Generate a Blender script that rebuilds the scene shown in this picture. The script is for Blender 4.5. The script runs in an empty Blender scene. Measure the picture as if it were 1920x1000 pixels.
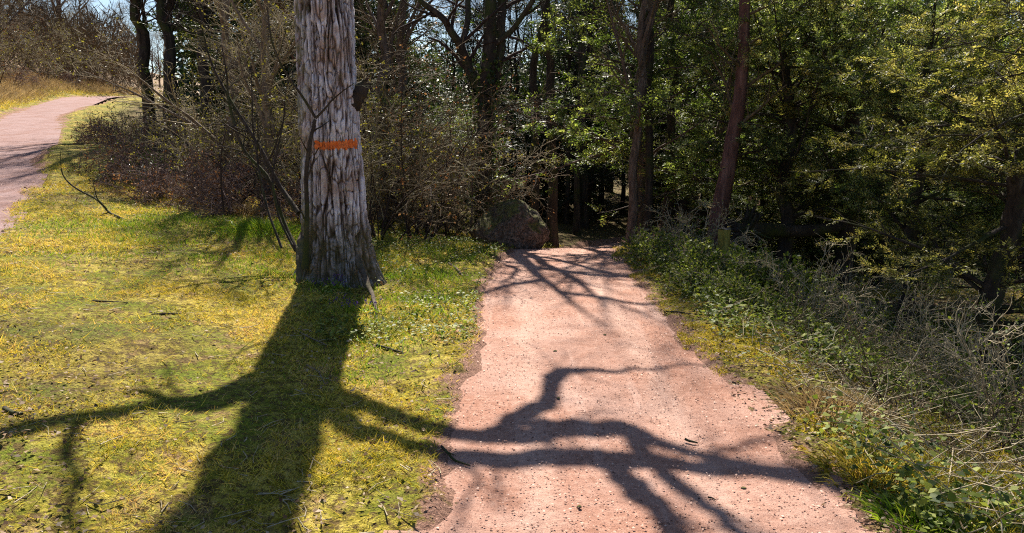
import bpy, math
import numpy as np

# ------------------------------------------------------------------ camera, sky, sun, exposure
SC = bpy.context.scene
COL = SC.collection
CAM_H, FPX = 1.6, 1450.0
PITCH = math.atan(255 / FPX)
cam_d = bpy.data.cameras.new('camera')
cam_d.sensor_width = 36.0
cam_d.lens = 36.0 * FPX / 1920.0
cam_d.clip_start = 0.05
cam_d.clip_end = 3000
cam = bpy.data.objects.new('camera', cam_d)
COL.objects.link(cam)
cam.location = (0, 0, CAM_H)
cam.rotation_euler = (math.pi / 2 - PITCH, 0, 0)
SC.camera = cam

SUN_AZ = math.radians(-8.3)     # left of straight ahead
SUN_EL = math.radians(45)
world = bpy.data.worlds.new('World')
SC.world = world
world.use_nodes = True
wn = world.node_tree
wn.nodes.clear()
sky = wn.nodes.new('ShaderNodeTexSky')
sky.sky_type = 'NISHITA'
sky.sun_disc = False
sky.sun_elevation = SUN_EL
sky.sun_rotation = SUN_AZ
sky.air_density = 1.0
sky.dust_density = 0.4
sky.ozone_density = 3.0
bg = wn.nodes.new('ShaderNodeBackground')
bg.inputs['Strength'].default_value = 0.05
wo = wn.nodes.new('ShaderNodeOutputWorld')
wn.links.new(sky.outputs[0], bg.inputs[0])
wn.links.new(bg.outputs[0], wo.inputs[0])

sun_d = bpy.data.lights.new('sun', 'SUN')
sun_d.energy = 5.0
sun_d.angle = math.radians(0.7)
sun_d.color = (1.0, 0.93, 0.82)
sun = bpy.data.objects.new('sun', sun_d)
COL.objects.link(sun)
SUNV = np.array([math.sin(SUN_AZ) * math.cos(SUN_EL), math.cos(SUN_AZ) * math.cos(SUN_EL), math.sin(SUN_EL)])
from mathutils import Vector
sun.rotation_euler = Vector(SUNV.tolist()).to_track_quat('Z', 'Y').to_euler()
SC.view_settings.view_transform = 'Standard'
SC.view_settings.look = 'None'
SC.view_settings.gamma = 1.0
SC.view_settings.exposure = 1.38
SC.view_settings.use_curve_mapping = False
SC.render.engine = 'CYCLES'
SC.cycles.max_bounces = 5
SC.cycles.diffuse_bounces = 3
SC.cycles.glossy_bounces = 2
SC.cycles.transmission_bounces = 4
SC.cycles.use_denoising = False
SC.cycles.filter_width = 1.1
SC.cycles.sample_clamp_indirect = 4.0

# ------------------------------------------------------------------ maths helpers
rng = np.random.default_rng(11)


def nrm(v):
    return v / np.maximum(np.linalg.norm(v, axis=-1, keepdims=True), 1e-9)


def _hash(i, j, k, s):
    h = (i.astype(np.uint32) * np.uint32(374761393) + j.astype(np.uint32) * np.uint32(668265263)
         + k.astype(np.uint32) * np.uint32(2147483647 - 4096) + np.uint32(s * 974634777 % 4294967295))
    h = (h ^ (h >> np.uint32(13))) * np.uint32(1274126177)
    h = h ^ (h >> np.uint32(16))
    h = (h * np.uint32(2246822519)) ^ (h >> np.uint32(7))
    return (h & np.uint32(0xFFFFFF)).astype(np.float64) / 0xFFFFFF * 2 - 1


def vn(x, y, z=0.0, s=1):
    """smooth value noise in -1..1"""
    x, y, z = np.broadcast_arrays(np.asarray(x, float), np.asarray(y, float), np.asarray(z, float))
    i, j, k = np.floor(x).astype(np.int64), np.floor(y).astype(np.int64), np.floor(z).astype(np.int64)
    fx, fy, fz = x - i, y - j, z - k
    fx, fy, fz = [f * f * (3 - 2 * f) for f in (fx, fy, fz)]
    o = 0
    for a in (0, 1):
        for b in (0, 1):
            for c in (0, 1):
                w = (fx if a else 1 - fx) * (fy if b else 1 - fy) * (fz if c else 1 - fz)
                o = o + w * _hash(i + a, j + b, k + c, s)
    return o


def fbm(x, y, z=0.0, s=1, o=3):
    r, a = 0, 1.0
    for q in range(o):
        r = r + a * vn(x * 2 ** q, y * 2 ** q, np.asarray(z) * 2 ** q, s + q)
        a *= 0.5
    return r


def sm(t):
    t = np.clip(t, 0, 1)
    return t * t * (3 - 2 * t)


# ------------------------------------------------------------------ terrain
def sinterp(y, xs, ys, w=1.6):
    y = np.asarray(y, float)
    return sum(np.interp(y + d * w, xs, ys) for d in (-1, -.5, 0, .5, 1)) / 5


def path_c(y):
    return sinterp(y, [-20, 8.5, 11, 14, 18, 24, 60], [.53, .53, .74, 1.35, 3.2, 7.0, 30], 1.0)


def path_half(y):
    return sinterp(y, [-20, 3, 8, 11, 20], [.84, .83, .80, .70, .7], .8)


def road_re(y):     # x of the right-hand edge of the road
    return sinterp(y, [-12, 0, 8.6, 16.7, 30, 45, 60, 90, 600], [4.3, -1.4, -5.8, -9.95, -16.9, -22.7, -26.5, -30, -60])


def road_z(y):
    return sinterp(y, [-30, 0, 8.6, 16.7, 30, 45, 60, 120, 900], [-.1, .02, .5, 1.0, 2.1, 3.45, 4.1, 5.0, 6.0], 2.0)


ROADW = 2.75


def path_z(y):
    return sinterp(y, [-50, 10.7, 14, 18, 30, 60, 100, 900], [0, 0, -.58, -1.0, -1.05, -.1, 1.5, 3.0], .9)


def hbase(x, y):
    x = np.asarray(x, float)
    y = np.asarray(y, float)
    zc, zr = path_z(y), road_z(y)
    pl, pr = path_c(y) - path_half(y), path_c(y) + path_half(y)
    re = road_re(y)
    span = np.maximum(pl - re, 1.2)
    t = np.clip((pl - x) / span, 0, 1)
    z = zc + (zr - zc) * (0.35 * t + 0.65 * sm(t))
    dl = np.maximum((re - ROADW) - x, 0)
    z = z + 0.55 * (1 - np.exp(-dl / 1.6)) + 0.20 * np.minimum(dl, 45)
    dr = np.maximum(x - pr, 0)
    z = z - 0.75 * sm((dr - .12) / 3.4) + 0.06 * np.clip(dr - 10, 0, 60)
    return z


def edge_s(x, y):
    """signed distance inside the path / inside the road, with a ragged edge"""
    rag = .06 * vn(x * 1.7, y * 1.7, 0, 5) + .06 * vn(x * 6, y * 6, 0, 6) + .03 * vn(x * 19, y * 19, 0, 7)
    sp = path_half(y) - np.abs(x - path_c(y)) + rag
    re = road_re(y)
    sr = np.minimum(re - x, x - (re - ROADW)) * .88 + rag * 1.3
    sp = np.where(y > 30, -9, sp)
    return sp, sr


def hground(x, y):
    z = hbase(x, y)
    far = np.clip(1 - (np.hypot(x, y) - 25) / 30, 0.0, 1)
    sp, sr = edge_s(x, y)
    ins = sm((np.maximum(sp, sr) + .05) / .18)
    m = .035 * fbm(x * .9, y * .9, 0, 21) + .019 * fbm(x * 6, y * 6, 0, 31, 3) * far
    m = m + .10 * fbm(x * .35, y * .35, 0, 41, 2) * sm((x - 2.2) / 2) + .25 * fbm(x * .12, y * .12, 0, 43, 2) * sm((np.hypot(x, y) - 12) / 10)
    tf = np.clip(1 - (y - 14) / 12, 0, 1)
    return z + (m + .018 * tf) * (1 - ins) - .05 * ins * tf


def ray(px, py):
    c, s = math.cos(PITCH), math.sin(PITCH)
    cx, cy = (px - 960) / FPX, (500 - py) / FPX
    return np.array([cx, c + s * cy, -s + c * cy])


def at(px, py):
    """ground point seen at a place in the photo"""
    d = ray(px, py)
    t = np.arange(1.0, 120, .02)
    P = np.array([0, 0, CAM_H]) + t[:, None] * d
    k = np.argmax(P[:, 2] < hbase(P[:, 0], P[:, 1]))
    return P[k]


def depth(px, py, Y):
    d = ray(px, py)
    return np.array([0, 0, CAM_H]) + d * (Y / d[1])


# ------------------------------------------------------------------ mesh builder
class MB:
    def __init__(s):
        s.v, s.f, s.m, s.r, s.n = [], [], [], [], 0

    def add(s, V, F, mat=0, rnd=None):
        V = np.asarray(V, np.float32).reshape(-1, 3)
        F = np.asarray(F, np.int64)
        s.v.append(V)
        s.f.append(F + s.n)
        s.m.append(np.full(len(F), mat, np.int32))
        s.r.append(np.zeros(len(V), np.float32) if rnd is None else np.asarray(rnd, np.float32).ravel())
        s.n += len(V)

    def mesh(s, name, mats, smooth=True):
        me = bpy.data.meshes.new(name)
        V = np.concatenate(s.v)
        me.vertices.add(len(V))
        me.vertices.foreach_set('co', V.ravel())
        li = np.concatenate([f.ravel() for f in s.f])
        tot = np.concatenate([np.full(len(f), f.shape[1]) for f in s.f])
        st = np.concatenate([[0], np.cumsum(tot)[:-1]])
        me.loops.add(len(li))
        me.loops.foreach_set('vertex_index', li.astype(np.int32))
        me.polygons.add(len(tot))
        me.polygons.foreach_set('loop_start', st.astype(np.int32))
        me.polygons.foreach_set('material_index', np.concatenate(s.m))
        me.update(calc_edges=True)
        if not smooth:
            me.shade_flat()
        a = me.attributes.new('rnd', 'FLOAT', 'POINT')
        a.data.foreach_set('value', np.concatenate(s.r))
        for m in mats:
            me.materials.append(m)
        return me

    def obj(s, name, mats, parent=None, smooth=True, **props):
        o = bpy.data.objects.new(name, s.mesh(name, mats if isinstance(mats, (list, tuple)) else [mats], smooth))
        COL.objects.link(o)
        if parent:
            o.parent = parent
        for k, v in props.items():
            o[k] = v
        return o


def tubes(mb, P, R, k=5, mat=0, rnd=None):
    """P (N,M,3) centre lines, R (N,M) radii"""
    N, M, _ = P.shape
    T = nrm(np.gradient(P, axis=1))
    av = nrm(P[:, -1] - P[:, 0])
    ref = np.where(np.abs(av[:, 2:3]) > .8, np.array([[1., .1, 0]]), np.array([[0, 0, 1.]]))[:, None, :]
    a = nrm(np.cross(T, np.broadcast_to(ref, T.shape)))
    b = np.cross(T, a)
    th = np.arange(k) / k * 2 * math.pi
    ring = a[:, :, None, :] * np.cos(th)[None, None, :, None] + b[:, :, None, :] * np.sin(th)[None, None, :, None]
    V = P[:, :, None, :] + ring * R[:, :, None, None]
    base = (np.arange(N) * M * k)[:, None, None] + (np.arange(M - 1) * k)[None, :, None]
    j = np.arange(k)[None, None, :]
    jn = (j + 1) % k
    F = np.stack([base + j, base + jn, base + k + jn, base + k + j], -1).reshape(-1, 4)
    if rnd is None:
        rnd = rng.random(N)
    mb.add(V, F, mat, np.repeat(rnd, M * k))


def sprout(P, R, n, length, ang, npts=4, rr=.5, t0=.2, t1=1., up=0., wig=.12, fall=.4, tip=.3, angj=.25, flat=0., rmin=.0, bend=0.):
    N, M, _ = P.shape
    t = t0 + (t1 - t0) * (np.arange(n)[None, :] + rng.random((N, n))) / n
    fi = np.clip(t * (M - 1), 0, M - 1.001)
    i0 = fi.astype(int)
    fr = (fi - i0)[..., None]
    ar = np.arange(N)[:, None]
    B = P[ar, i0] * (1 - fr) + P[ar, i0 + 1] * fr
    T = nrm(P[ar, i0 + 1] - P[ar, i0])
    r = R[ar, i0] * (1 - fr[..., 0]) + R[ar, i0 + 1] * fr[..., 0]
    rv = rng.normal(size=B.shape)
    if flat:
        rv[..., 2] *= (1 - flat)
    pv = nrm(rv - (rv * T).sum(-1, keepdims=True) * T)
    A = ang * (1 + angj * rng.normal(size=t.shape))[..., None]
    D = nrm(np.cos(A) * T + np.sin(A) * pv + np.array([0, 0, up]))
    L = (length * (1 - fall * (t - t0) / max(t1 - t0, 1e-6)) * rng.uniform(.65, 1.3, t.shape))[..., None]
    pts = [B]
    for q in range(npts - 1):
        D = nrm(D + wig * rng.normal(size=D.shape) + np.array([0, 0, bend]))
        pts.append(pts[-1] + D * L / (npts - 1))
    Q = np.stack(pts, 2).reshape(N * n, npts, 3)
    r0 = np.maximum(r * rr, rmin).reshape(-1, 1)
    return Q, r0 * np.linspace(1, tip, npts)[None, :]


def line(pts, n=24, wig=.0, r=None):
    """one smooth centre line through pts -> (1,n,3)"""
    pts = np.asarray(pts, float)
    s = np.concatenate([[0], np.cumsum(np.linalg.norm(np.diff(pts, axis=0), axis=1))])
    u = np.linspace(0, s[-1], n)
    P = np.stack([np.interp(u, s, pts[:, k]) for k in range(3)], -1)
    for _ in range(max(1, n // 12)):
        P[1:-1] = (P[:-2] + 2 * P[1:-1] + P[2:]) / 4
    if wig:
        ph = rng.random(3) * 50
        for k in range(3):
            P[:, k] += wig * fbm(u * 1.3 + ph[k], 0 * u, 0, 3) * np.minimum(1, u / max(s[-1], 1e-6) * 3)
    if r is None:
        return P[None]
    rs = np.interp(u, np.linspace(0, s[-1], len(r)), r)
    return P[None], rs[None]


def leaves(mb, B, D, L, W, mat=0, rnd=None, fold=.0, nrmv=None):
    """kite leaves from base B along D"""
    n = len(B)
    D = nrm(D)
    rv = rng.normal(size=(n, 3)) if nrmv is None else nrmv
    S = nrm(np.cross(D, rv))
    L = np.broadcast_to(L, (n,))[:, None]
    W = np.broadcast_to(W, (n,))[:, None]
    Nn = np.cross(S, D)
    V = np.stack([B, B + D * L * .45 + S * W * .5 + Nn * W * fold, B + D * L, B + D * L * .45 - S * W * .5 + Nn * W * fold], 1)
    if rnd is None:
        rnd = rng.random(n)
    mb.add(V, np.arange(4 * n).reshape(-1, 4), mat, np.repeat(rnd, 4))


def sprays(mb, P, m, L, W, mat=0, rnd=None, flat=.6):
    """flat needle sprays along each twig of P"""
    N, M, _ = P.shape
    t = (np.arange(m) + .5) / m * (M - 1)
    i0 = np.minimum(t.astype(int), M - 2)
    fr = (t - i0)[None, :, None]
    B = P[:, i0] * (1 - fr) + P[:, i0 + 1] * fr
    T = nrm(P[:, i0 + 1] - P[:, i0])
    up = nrm(np.array([0, 0, 1.]) + rng.normal(size=(N, 1, 3)) * (1 - flat))
    S = nrm(np.cross(T, np.broadcast_to(up, T.shape)))
    sg = np.where(np.arange(m) % 2, 1, -1)[None, :, None]
    D = nrm(T * .75 + S * sg + rng.normal(size=T.shape) * .22)
    taper = (1.15 - .55 * np.arange(m) / m)[None, :] * rng.uniform(.8, 1.2, (N, m))
    if rnd is None:
        rnd = rng.random(N)
    rr = np.clip(np.repeat(rnd[:, None], m, 1) + rng.normal(size=(N, m)) * .08, 0, 1)
    leaves(mb, B.reshape(-1, 3), D.reshape(-1, 3), (L * taper).ravel(), (W * taper).ravel(), mat, rr.ravel(), .12,
           (np.broadcast_to(up, T.shape) + rng.normal(size=T.shape) * .35).reshape(-1, 3))


# ------------------------------------------------------------------ materials
class NT:
    def __init__(s, name):
        s.m = bpy.data.materials.new(name)
        s.m.use_nodes = True
        s.t = s.m.node_tree
        s.t.nodes.clear()

    def n(s, typ, ins={}, **kw):
        nd = s.t.nodes.new('ShaderNode' + typ)
        for k, v in kw.items():
            setattr(nd, k, v)
        for k, v in ins.items():
            if isinstance(v, bpy.types.NodeSocket):
                s.t.links.new(v, nd.inputs[k])
            else:
                nd.inputs[k].default_value = v
        return nd

    def coord(s, scale=(1, 1, 1), which='Object'):
        tc = s.n('TexCoord')
        return s.n('Mapping', {'Vector': tc.outputs[which], 'Scale': scale}).outputs[0]

    def noise(s, vec, scale, detail=3, rough=.55, dist=0.):
        return s.n('TexNoise', {'Vector': vec, 'Scale': scale, 'Detail': detail, 'Roughness': rough, 'Distortion': dist}).outputs[0]

    def ramp(s, fac, stops):
        r = s.n('ValToRGB', {'Fac': fac})
        e = r.color_ramp.elements
        while len(e) < len(stops):
            e.new(.5)
        for q, (p, c) in enumerate(stops):
            e[q].position = p
            e[q].color = (*c, 1) if len(c) == 3 else c
        return r.outputs[0]

    def mixc(s, f, a, b, blend='MIX'):
        nd = s.n('Mix', data_type='RGBA', blend_type=blend)
        for i, v in ((0, f), (6, a), (7, b)):
            if isinstance(v, bpy.types.NodeSocket):
                s.t.links.new(v, nd.inputs[i])
            else:
                nd.inputs[i].default_value = v if i == 0 else (*v, 1)
        return nd.outputs[2]

    def math(s, op, a, b=0., c=0.):
        nd = s.n('Math', operation=op)
        for i, v in enumerate((a, b, c)):
            if isinstance(v, bpy.types.NodeSocket):
                s.t.links.new(v, nd.inputs[i])
            else:
                nd.inputs[i].default_value = v
        return nd.outputs[0]

    def attr(s, name='rnd'):
        return s.n('Attribute', attribute_name=name).outputs['Fac']

    def bump(s, h, dist, strength=1.):
        return s.n('Bump', {'Height': h, 'Distance': dist, 'Strength': strength}).outputs[0]

    def out(s, sh):
        o = s.n('OutputMaterial')
        s.t.links.new(sh, o.inputs[0])
        return s.m

    def pbr(s, col, rough=.9, normal=None, spec=.2):
        ins = {'Base Color': col if isinstance(col, bpy.types.NodeSocket) else (*col, 1), 'Roughness': rough, 'Specular IOR Level': spec}
        if normal is not None:
            ins['Normal'] = normal
        return s.n('BsdfPrincipled', ins).outputs[0]


def bark_mat(name, dark, mid, light, sc=14., moss=None, bump=.012):
    g = NT(name)
    v = g.coord((1, 1, .22))
    v1 = g.coord((1, 1, 1))
    a = g.noise(v, sc, 5, .65, .4)
    b = g.noise(v1, sc * .25, 3)
    c = g.ramp(a, [(.30, dark), (.5, mid), (.72, light)])
    c = g.mixc(g.math('MULTIPLY', b, .5), c, mid)
    if moss:
        mm = g.ramp(g.noise(v1, 2.3, 4, .6), [(.48, (0, 0, 0)), (.62, (1, 1, 1))])
        c = g.mixc(g.math('MULTIPLY', mm, .7), c, moss)
    return g.out(g.pbr(c, .92, g.bump(a, bump)))


def leaf_mat(name, cols, trans=.4, rough=.45, spec=.4, tint=(1.18, 1.22, .7)):
    g = NT(name)
    f = g.attr()
    st = [(q / max(1, len(cols) - 1), c) for q, c in enumerate(cols)]
    c = g.ramp(f, st)
    big = g.noise(g.coord((1, 1, 1)), 1.1, 2)
    c = g.mixc(.35, c, g.mixc(big, (.5, .6, .5), (1.5, 1.35, 1.0)), 'MULTIPLY')
    p = g.pbr(c, rough, None, spec)
    tc = g.mixc(1., c, tint, 'MULTIPLY')
    t = g.n('BsdfTranslucent', {'Color': tc}).outputs[0]
    mx = g.n('MixShader', {'Fac': trans, 1: p, 2: t})
    return g.out(mx.outputs[0])


M = {}
M['bark_grey'] = bark_mat('grey_bark', (.03, .02, .016), (.11, .08, .065), (.26, .21, .18))
M['bark_dark'] = bark_mat('dark_bark', (.012, .009, .008), (.04, .03, .025), (.10, .08, .065), moss=(.045, .06, .012))
M['bark_root'] = bark_mat('root_bark', (.03, .02, .015), (.10, .075, .055), (.22, .18, .14), moss=(.10, .10, .03))
M['bark_pale'] = bark_mat('pale_bark', (.05, .035, .025), (.16, .12, .09), (.34, .28, .23))
M['bark_red'] = bark_mat('reddish_bark', (.03, .014, .012), (.12, .06, .05), (.25, .15, .13))
M['twig_tan'] = bark_mat('tan_twigs', (.14, .11, .07), (.34, .28, .18), (.62, .54, .39), 40, bump=.001)
M['twig_olive'] = bark_mat('olive_twigs', (.07, .055, .03), (.19, .155, .09), (.42, .35, .24), 40, bump=.001)
M['twig_brown'] = bark_mat('brown_twigs', (.035, .022, .014), (.12, .085, .05), (.32, .25, .15), 40, bump=.001)
M['twig_dark'] = bark_mat('dark_twigs', (.012, .008, .008), (.035, .022, .02), (.09, .06, .05), 40, bump=.001)
M['twig_red'] = bark_mat('purple_brown_twigs', (.04, .024, .022), (.14, .09, .08), (.36, .27, .24), 40, bump=.001)
M['yew'] = leaf_mat('yew_foliage', [(.012, .024, .008), (.04, .065, .012), (.075, .115, .028), (.27, .32, .09), (.56, .58, .25)], .45, .5, .35)
M['yew_warm'] = leaf_mat('bronzed_foliage', [(.02, .03, .008), (.07, .085, .014), (.14, .14, .03), (.42, .40, .13), (.50, .40, .15)], .45, .5, .35)
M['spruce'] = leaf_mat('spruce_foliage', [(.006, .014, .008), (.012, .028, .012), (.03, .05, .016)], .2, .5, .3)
M['mid'] = leaf_mat('evergreen_foliage', [(.02, .04, .008), (.05, .09, .018), (.16, .22, .05), (.42, .46, .15)], .45, .5, .3)
M['ivy'] = leaf_mat('ivy_leaves', [(.012, .022, .008), (.028, .05, .012), (.07, .10, .02)], .25, .5, .25)
M['bud'] = leaf_mat('budding_leaves', [(.10, .08, .02), (.16, .14, .03), (.22, .20, .05)], .45, .5, .3)
M['drybrown'] = leaf_mat('dry_leaves', [(.10, .045, .02), (.20, .10, .045), (.34, .21, .11)], .3, .7, .2, (1.2, 1.0, .8))
M['grass'] = leaf_mat('grass_blades', [(.10, .11, .012), (.26, .25, .03), (.54, .46, .06), (.72, .60, .14), (.62, .43, .22)], .35, .6, .2, (1.25, 1.1, .6))
M['greengrass'] = leaf_mat('green_grass_blades', [(.06, .12, .012), (.12, .22, .018), (.22, .32, .03), (.35, .38, .05)], .4, .5, .3)
M['drygrass'] = leaf_mat('dry_grass_blades', [(.18, .12, .06), (.34, .245, .13), (.50, .40, .24)], .3, .7, .2, (1.1, 1.0, .8))
M['herb'] = leaf_mat('herb_leaves', [(.03, .055, .012), (.08, .12, .02), (.19, .23, .04), (.36, .38, .10)], .35, .55, .2)
M['litter'] = leaf_mat('litter_leaves', [(.06, .035, .022), (.14, .08, .045), (.26, .17, .10), (.44, .35, .27)], .2, .75, .2, (1.1, 1, .9))
M['purple'] = leaf_mat('violet_petals', [(.05, .03, .16), (.12, .07, .26)], .3, .6, .2, (1, 1, 1))


def ground_mat():
    g = NT('mossy_ground')
    v = g.coord((1, 1, 1))
    n1 = g.noise(v, 1.6, 4, .6)
    n2 = g.noise(v, 9., 5, .7)
    n3 = g.noise(v, 60., 4, .75)
    moss = g.ramp(n2, [(.32, (.05, .05, .012)), (.42, (.26, .21, .016)), (.54, (.56, .44, .075)), (.70, (.66, .50, .15))])
    moss = g.mixc(g.ramp(n1, [(.42, (0, 0, 0)), (.62, (1, 1, 1))]), moss, g.ramp(n3, [(.3, (.10, .15, .014)), (.7, (.27, .29, .03))]))
    moss = g.mixc(g.ramp(g.noise(v, 4.3, 5, .7), [(.55, (0, 0, 0)), (.68, (1, 1, 1))]), moss, (.36, .22, .11))
    moss = g.mixc(g.ramp(n3, [(.36, (1, 1, 1)), (.44, (0, 0, 0))]), moss, (.06, .05, .018))
    lit = g.ramp(n3, [(.3, (.025, .016, .012)), (.48, (.085, .05, .03)), (.6, (.17, .11, .07)), (.75, (.30, .23, .17))])
    lit = g.mixc(g.ramp(n2, [(.50, (0, 0, 0)), (.62, (.8, .8, .8))]), lit, (.09, .11, .018))
    dirt = g.ramp(n3, [(.3, (.16, .08, .055)), (.6, (.38, .22, .16)), (.8, (.5, .33, .25))])
    dry = g.ramp(n3, [(.3, (.13, .085, .05)), (.6, (.34, .24, .15)), (.8, (.50, .39, .26))])
    moss = g.mixc(g.ramp(g.noise(v, 22., 5, .75), [(.48, (0, 0, 0)), (.58, (.9, .9, .9))]), moss, (.12, .075, .03))
    c = g.mixc(g.attr('litter'), moss, lit)
    c = g.mixc(g.attr('dry'), c, dry)
    dm = g.math('ADD', g.attr('dirt'), g.math('MULTIPLY', g.math('SUBTRACT', n2, .5), 1.6))
    c = g.mixc(g.ramp(dm, [(.42, (0, 0, 0)), (.62, (1, 1, 1))]), c, dirt)
    h = g.math('ADD', n3, g.math('MULTIPLY', n2, 1.4))
    return g.out(g.pbr(c, .95, g.bump(h, .035), .1))


def gravel_mat(name='red_gravel', tint=(1, 1, 1)):
    g = NT(name)
    v = g.coord((1, 1, 1))
    fine = g.noise(v, 150., 3, .8)
    med = g.noise(v, 22., 5, .75)
    big = g.noise(v, 1.3, 5, .6)
    streak = g.noise(g.coord((5.5, .35, 1)), 1., 5, .6)
    c = g.ramp(med, [(.25, (.24, .10, .06)), (.5, (.39, .20, .14)), (.75, (.51, .31, .235))])
    c = g.mixc(g.ramp(big, [(.38, (0, 0, 0)), (.62, (.55, .55, .55))]), c, (.51, .335, .275))
    c = g.mixc(g.ramp(streak, [(.54, (0, 0, 0)), (.64, (.35, .35, .35))]), c, (.60, .41, .34))
    c = g.mixc(g.ramp(g.noise(v, 2.7, 5, .7), [(.52, (0, 0, 0)), (.70, (.6, .6, .6))]), c, (.27, .13, .085))
    c = g.mixc(g.ramp(fine, [(.33, (1, 1, 1)), (.40, (0, 0, 0))]), c, (.17, .085, .065))
    c = g.mixc(g.ramp(g.noise(v, 75., 2, .6), [(.68, (0, 0, 0)), (.74, (.6, .6, .6))]), c, (.58, .37, .28))
    vo = g.n('TexVoronoi', {'Vector': v, 'Scale': 26.}).outputs['Distance']
    c = g.mixc(g.ramp(vo, [(.02, (.6, .6, .6)), (.05, (0, 0, 0))]), c, (.13, .065, .045))
    xs = g.n('SeparateXYZ', {0: v}).outputs[0]
    for q in (.12, .93):
        d_ = g.math('ABSOLUTE', g.math('SUBTRACT', g.math('ADD', xs, g.math('MULTIPLY', big, .25)), q + .12))
        tr = g.ramp(d_, [(.02, (.55, .55, .55)), (.13, (0, 0, 0))])
        c = g.mixc(g.math('MULTIPLY', tr, g.ramp(med, [(.35, (.3, .3, .3)), (.6, (1, 1, 1))])), c, (.58, .38, .30))
    c = g.mixc(1., c, tint, 'MULTIPLY')
    h = g.math('ADD', fine, g.math('MULTIPLY', med, 1.1))
    return g.out(g.pbr(c, .9, g.bump(h, .009), .15))


M['ground'] = ground_mat()
M['gravel'] = gravel_mat()
M['road'] = gravel_mat('road_gravel', (.62, .66, .80))


def kids(o):
    return [c for c in bpy.data.objects if c.parent == o]


def thing(name, label, cat, loc, rotz=0., scale=1., group=None):
    o = bpy.data.objects.new(name, None)
    COL.objects.link(o)
    o.empty_display_size = .2
    o.location = [float(c) for c in loc]
    o.rotation_euler = (0, 0, rotz)
    o.scale = (scale,) * 3 if np.isscalar(scale) else scale
    o['label'] = label
    o['category'] = cat
    if group:
        o['group'] = group
    return o


def dup(proto, loc, rotz, scale, label, group=None, tilt=(0, 0), cat=None):
    r = proto['root'].copy()
    COL.objects.link(r)
    r.location = [float(c) for c in loc]
    r.rotation_euler = (tilt[0], tilt[1], rotz)
    r.scale = (scale,) * 3 if np.isscalar(scale) else scale
    r['label'] = label
    if cat:
        r['category'] = cat
    if group:
        r['group'] = group
    elif 'group' in r:
        del r['group']
    for ch in proto['kids']:
        c = ch.copy()
        COL.objects.link(c)
        c.parent = r
    return r


class Kind:
    """a kind of tree or shrub: the first placing uses the original, later ones copies"""

    def __init__(s, root, kidlist):
        s.d = {'root': root, 'kids': kidlist}
        s.used = False

    def put(s, loc, rotz, scale, label, group=None, tilt=(0, 0), cat=None):
        if s.used:
            return dup(s.d, loc, rotz, scale, label, group, tilt, cat)
        s.used = True
        r = s.d['root']
        r.location = [float(c) for c in loc]
        r.rotation_euler = (tilt[0], tilt[1], rotz)
        r.scale = (scale,) * 3 if np.isscalar(scale) else scale
        r['label'] = label
        if cat:
            r['category'] = cat
        if group:
            r['group'] = group
        return r


# ------------------------------------------------------------------ ground
def spaced(lo, hi, n, c, a):
    """grid lines packed round c"""
    u = np.linspace(np.arcsinh((lo - c) / a), np.arcsinh((hi - c) / a), n)
    return c + a * np.sinh(u)


def grid_mesh(name, X, Y, Z, mat, attrs={}, **props):
    ny, nx = X.shape
    idx = np.arange(ny * nx).reshape(ny, nx)
    F = np.stack([idx[:-1, :-1], idx[:-1, 1:], idx[1:, 1:], idx[1:, :-1]], -1).reshape(-1, 4)
    mb = MB()
    mb.add(np.stack([X, Y, Z], -1).reshape(-1, 3), F)
    o = mb.obj(name, mat, **props)
    for k, v in attrs.items():
        a = o.data.attributes.new(k, 'FLOAT', 'POINT')
        a.data.foreach_set('value', v.ravel().astype(np.float32))
    return o


gx = spaced(-420, 420, 420, 0, 3.6)
gy = spaced(-40, 900, 440, 5.5, 4.5)
X, Y = np.meshgrid(gx, gy)
Z = hground(X, Y)
sp, sr = edge_s(X, Y)
ins = np.maximum(sp, sr)
pl_ = path_c(Y) - path_half(Y)
pr_ = path_c(Y) + path_half(Y)
nz = fbm(X * .8, Y * .8, 0, 61)
litter = np.where(X > pr_, sm((X - pr_ - .35 + .2 * nz) / .5) * np.clip(.5 + .6 * nz, 0, 1), 0)
litter = np.maximum(litter, sm((Y - 11.5 - .6 * np.maximum(-X - 4, 0) + nz) / 2.5) * .85 * sm((X - road_re(Y) - 1.2) / 1.2))
litter = np.maximum(litter, .35 * sm((nz - .3) / .5))
ontheleft = X < road_re(Y) - ROADW
dry = np.where(ontheleft, sm((road_re(Y) - ROADW - X - .9 + .4 * nz) / .8), 0)
litter = np.where(ontheleft, 0, litter)
dirt = np.clip(1 + ins / .22, 0, 1) * .8
dirt = np.maximum(dirt, np.where((X > pr_ - .1) & (Y < 6.5), np.clip(1 - (X - pr_) / .55, 0, 1) * .62, 0))
grid_mesh('ground', X, Y, Z, M['ground'], {'litter': np.clip(litter, 0, 1), 'dry': dry, 'dirt': dirt}, kind='structure')


def sheet(name, centre, half, y0, y1, ny, nx, mat='gravel'):
    yy = np.linspace(0, 1, ny) ** 1.5 * (y1 - y0) + y0
    t = np.linspace(-1, 1, nx)
    Yg, Tg = np.meshgrid(yy, t, indexing='ij')
    Xg = centre(Yg) + Tg * half(Yg)
    Zg = hbase(Xg, Yg) + .007 * fbm(Xg * 2.2, Yg * 1.1, 0, 71) + .003 * fbm(Xg * 9, Yg * 9, 0, 77, 2) - .004 + .04 * np.clip((Yg - 14) / 12, 0, 1)
    return grid_mesh(name, Xg, Yg, Zg, M[mat], kind='structure')


sheet('path', path_c, lambda y: path_half(y) + .22, -3, 28, 420, 46)
sheet('road', lambda y: road_re(y) - ROADW / 2, lambda y: ROADW / 2 + .25 - .3 * np.clip((y - 12) / 14, 0, 1), 3, 110, 420, 30, 'road')


def shrubfree(x, y):
    return 1.0


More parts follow.
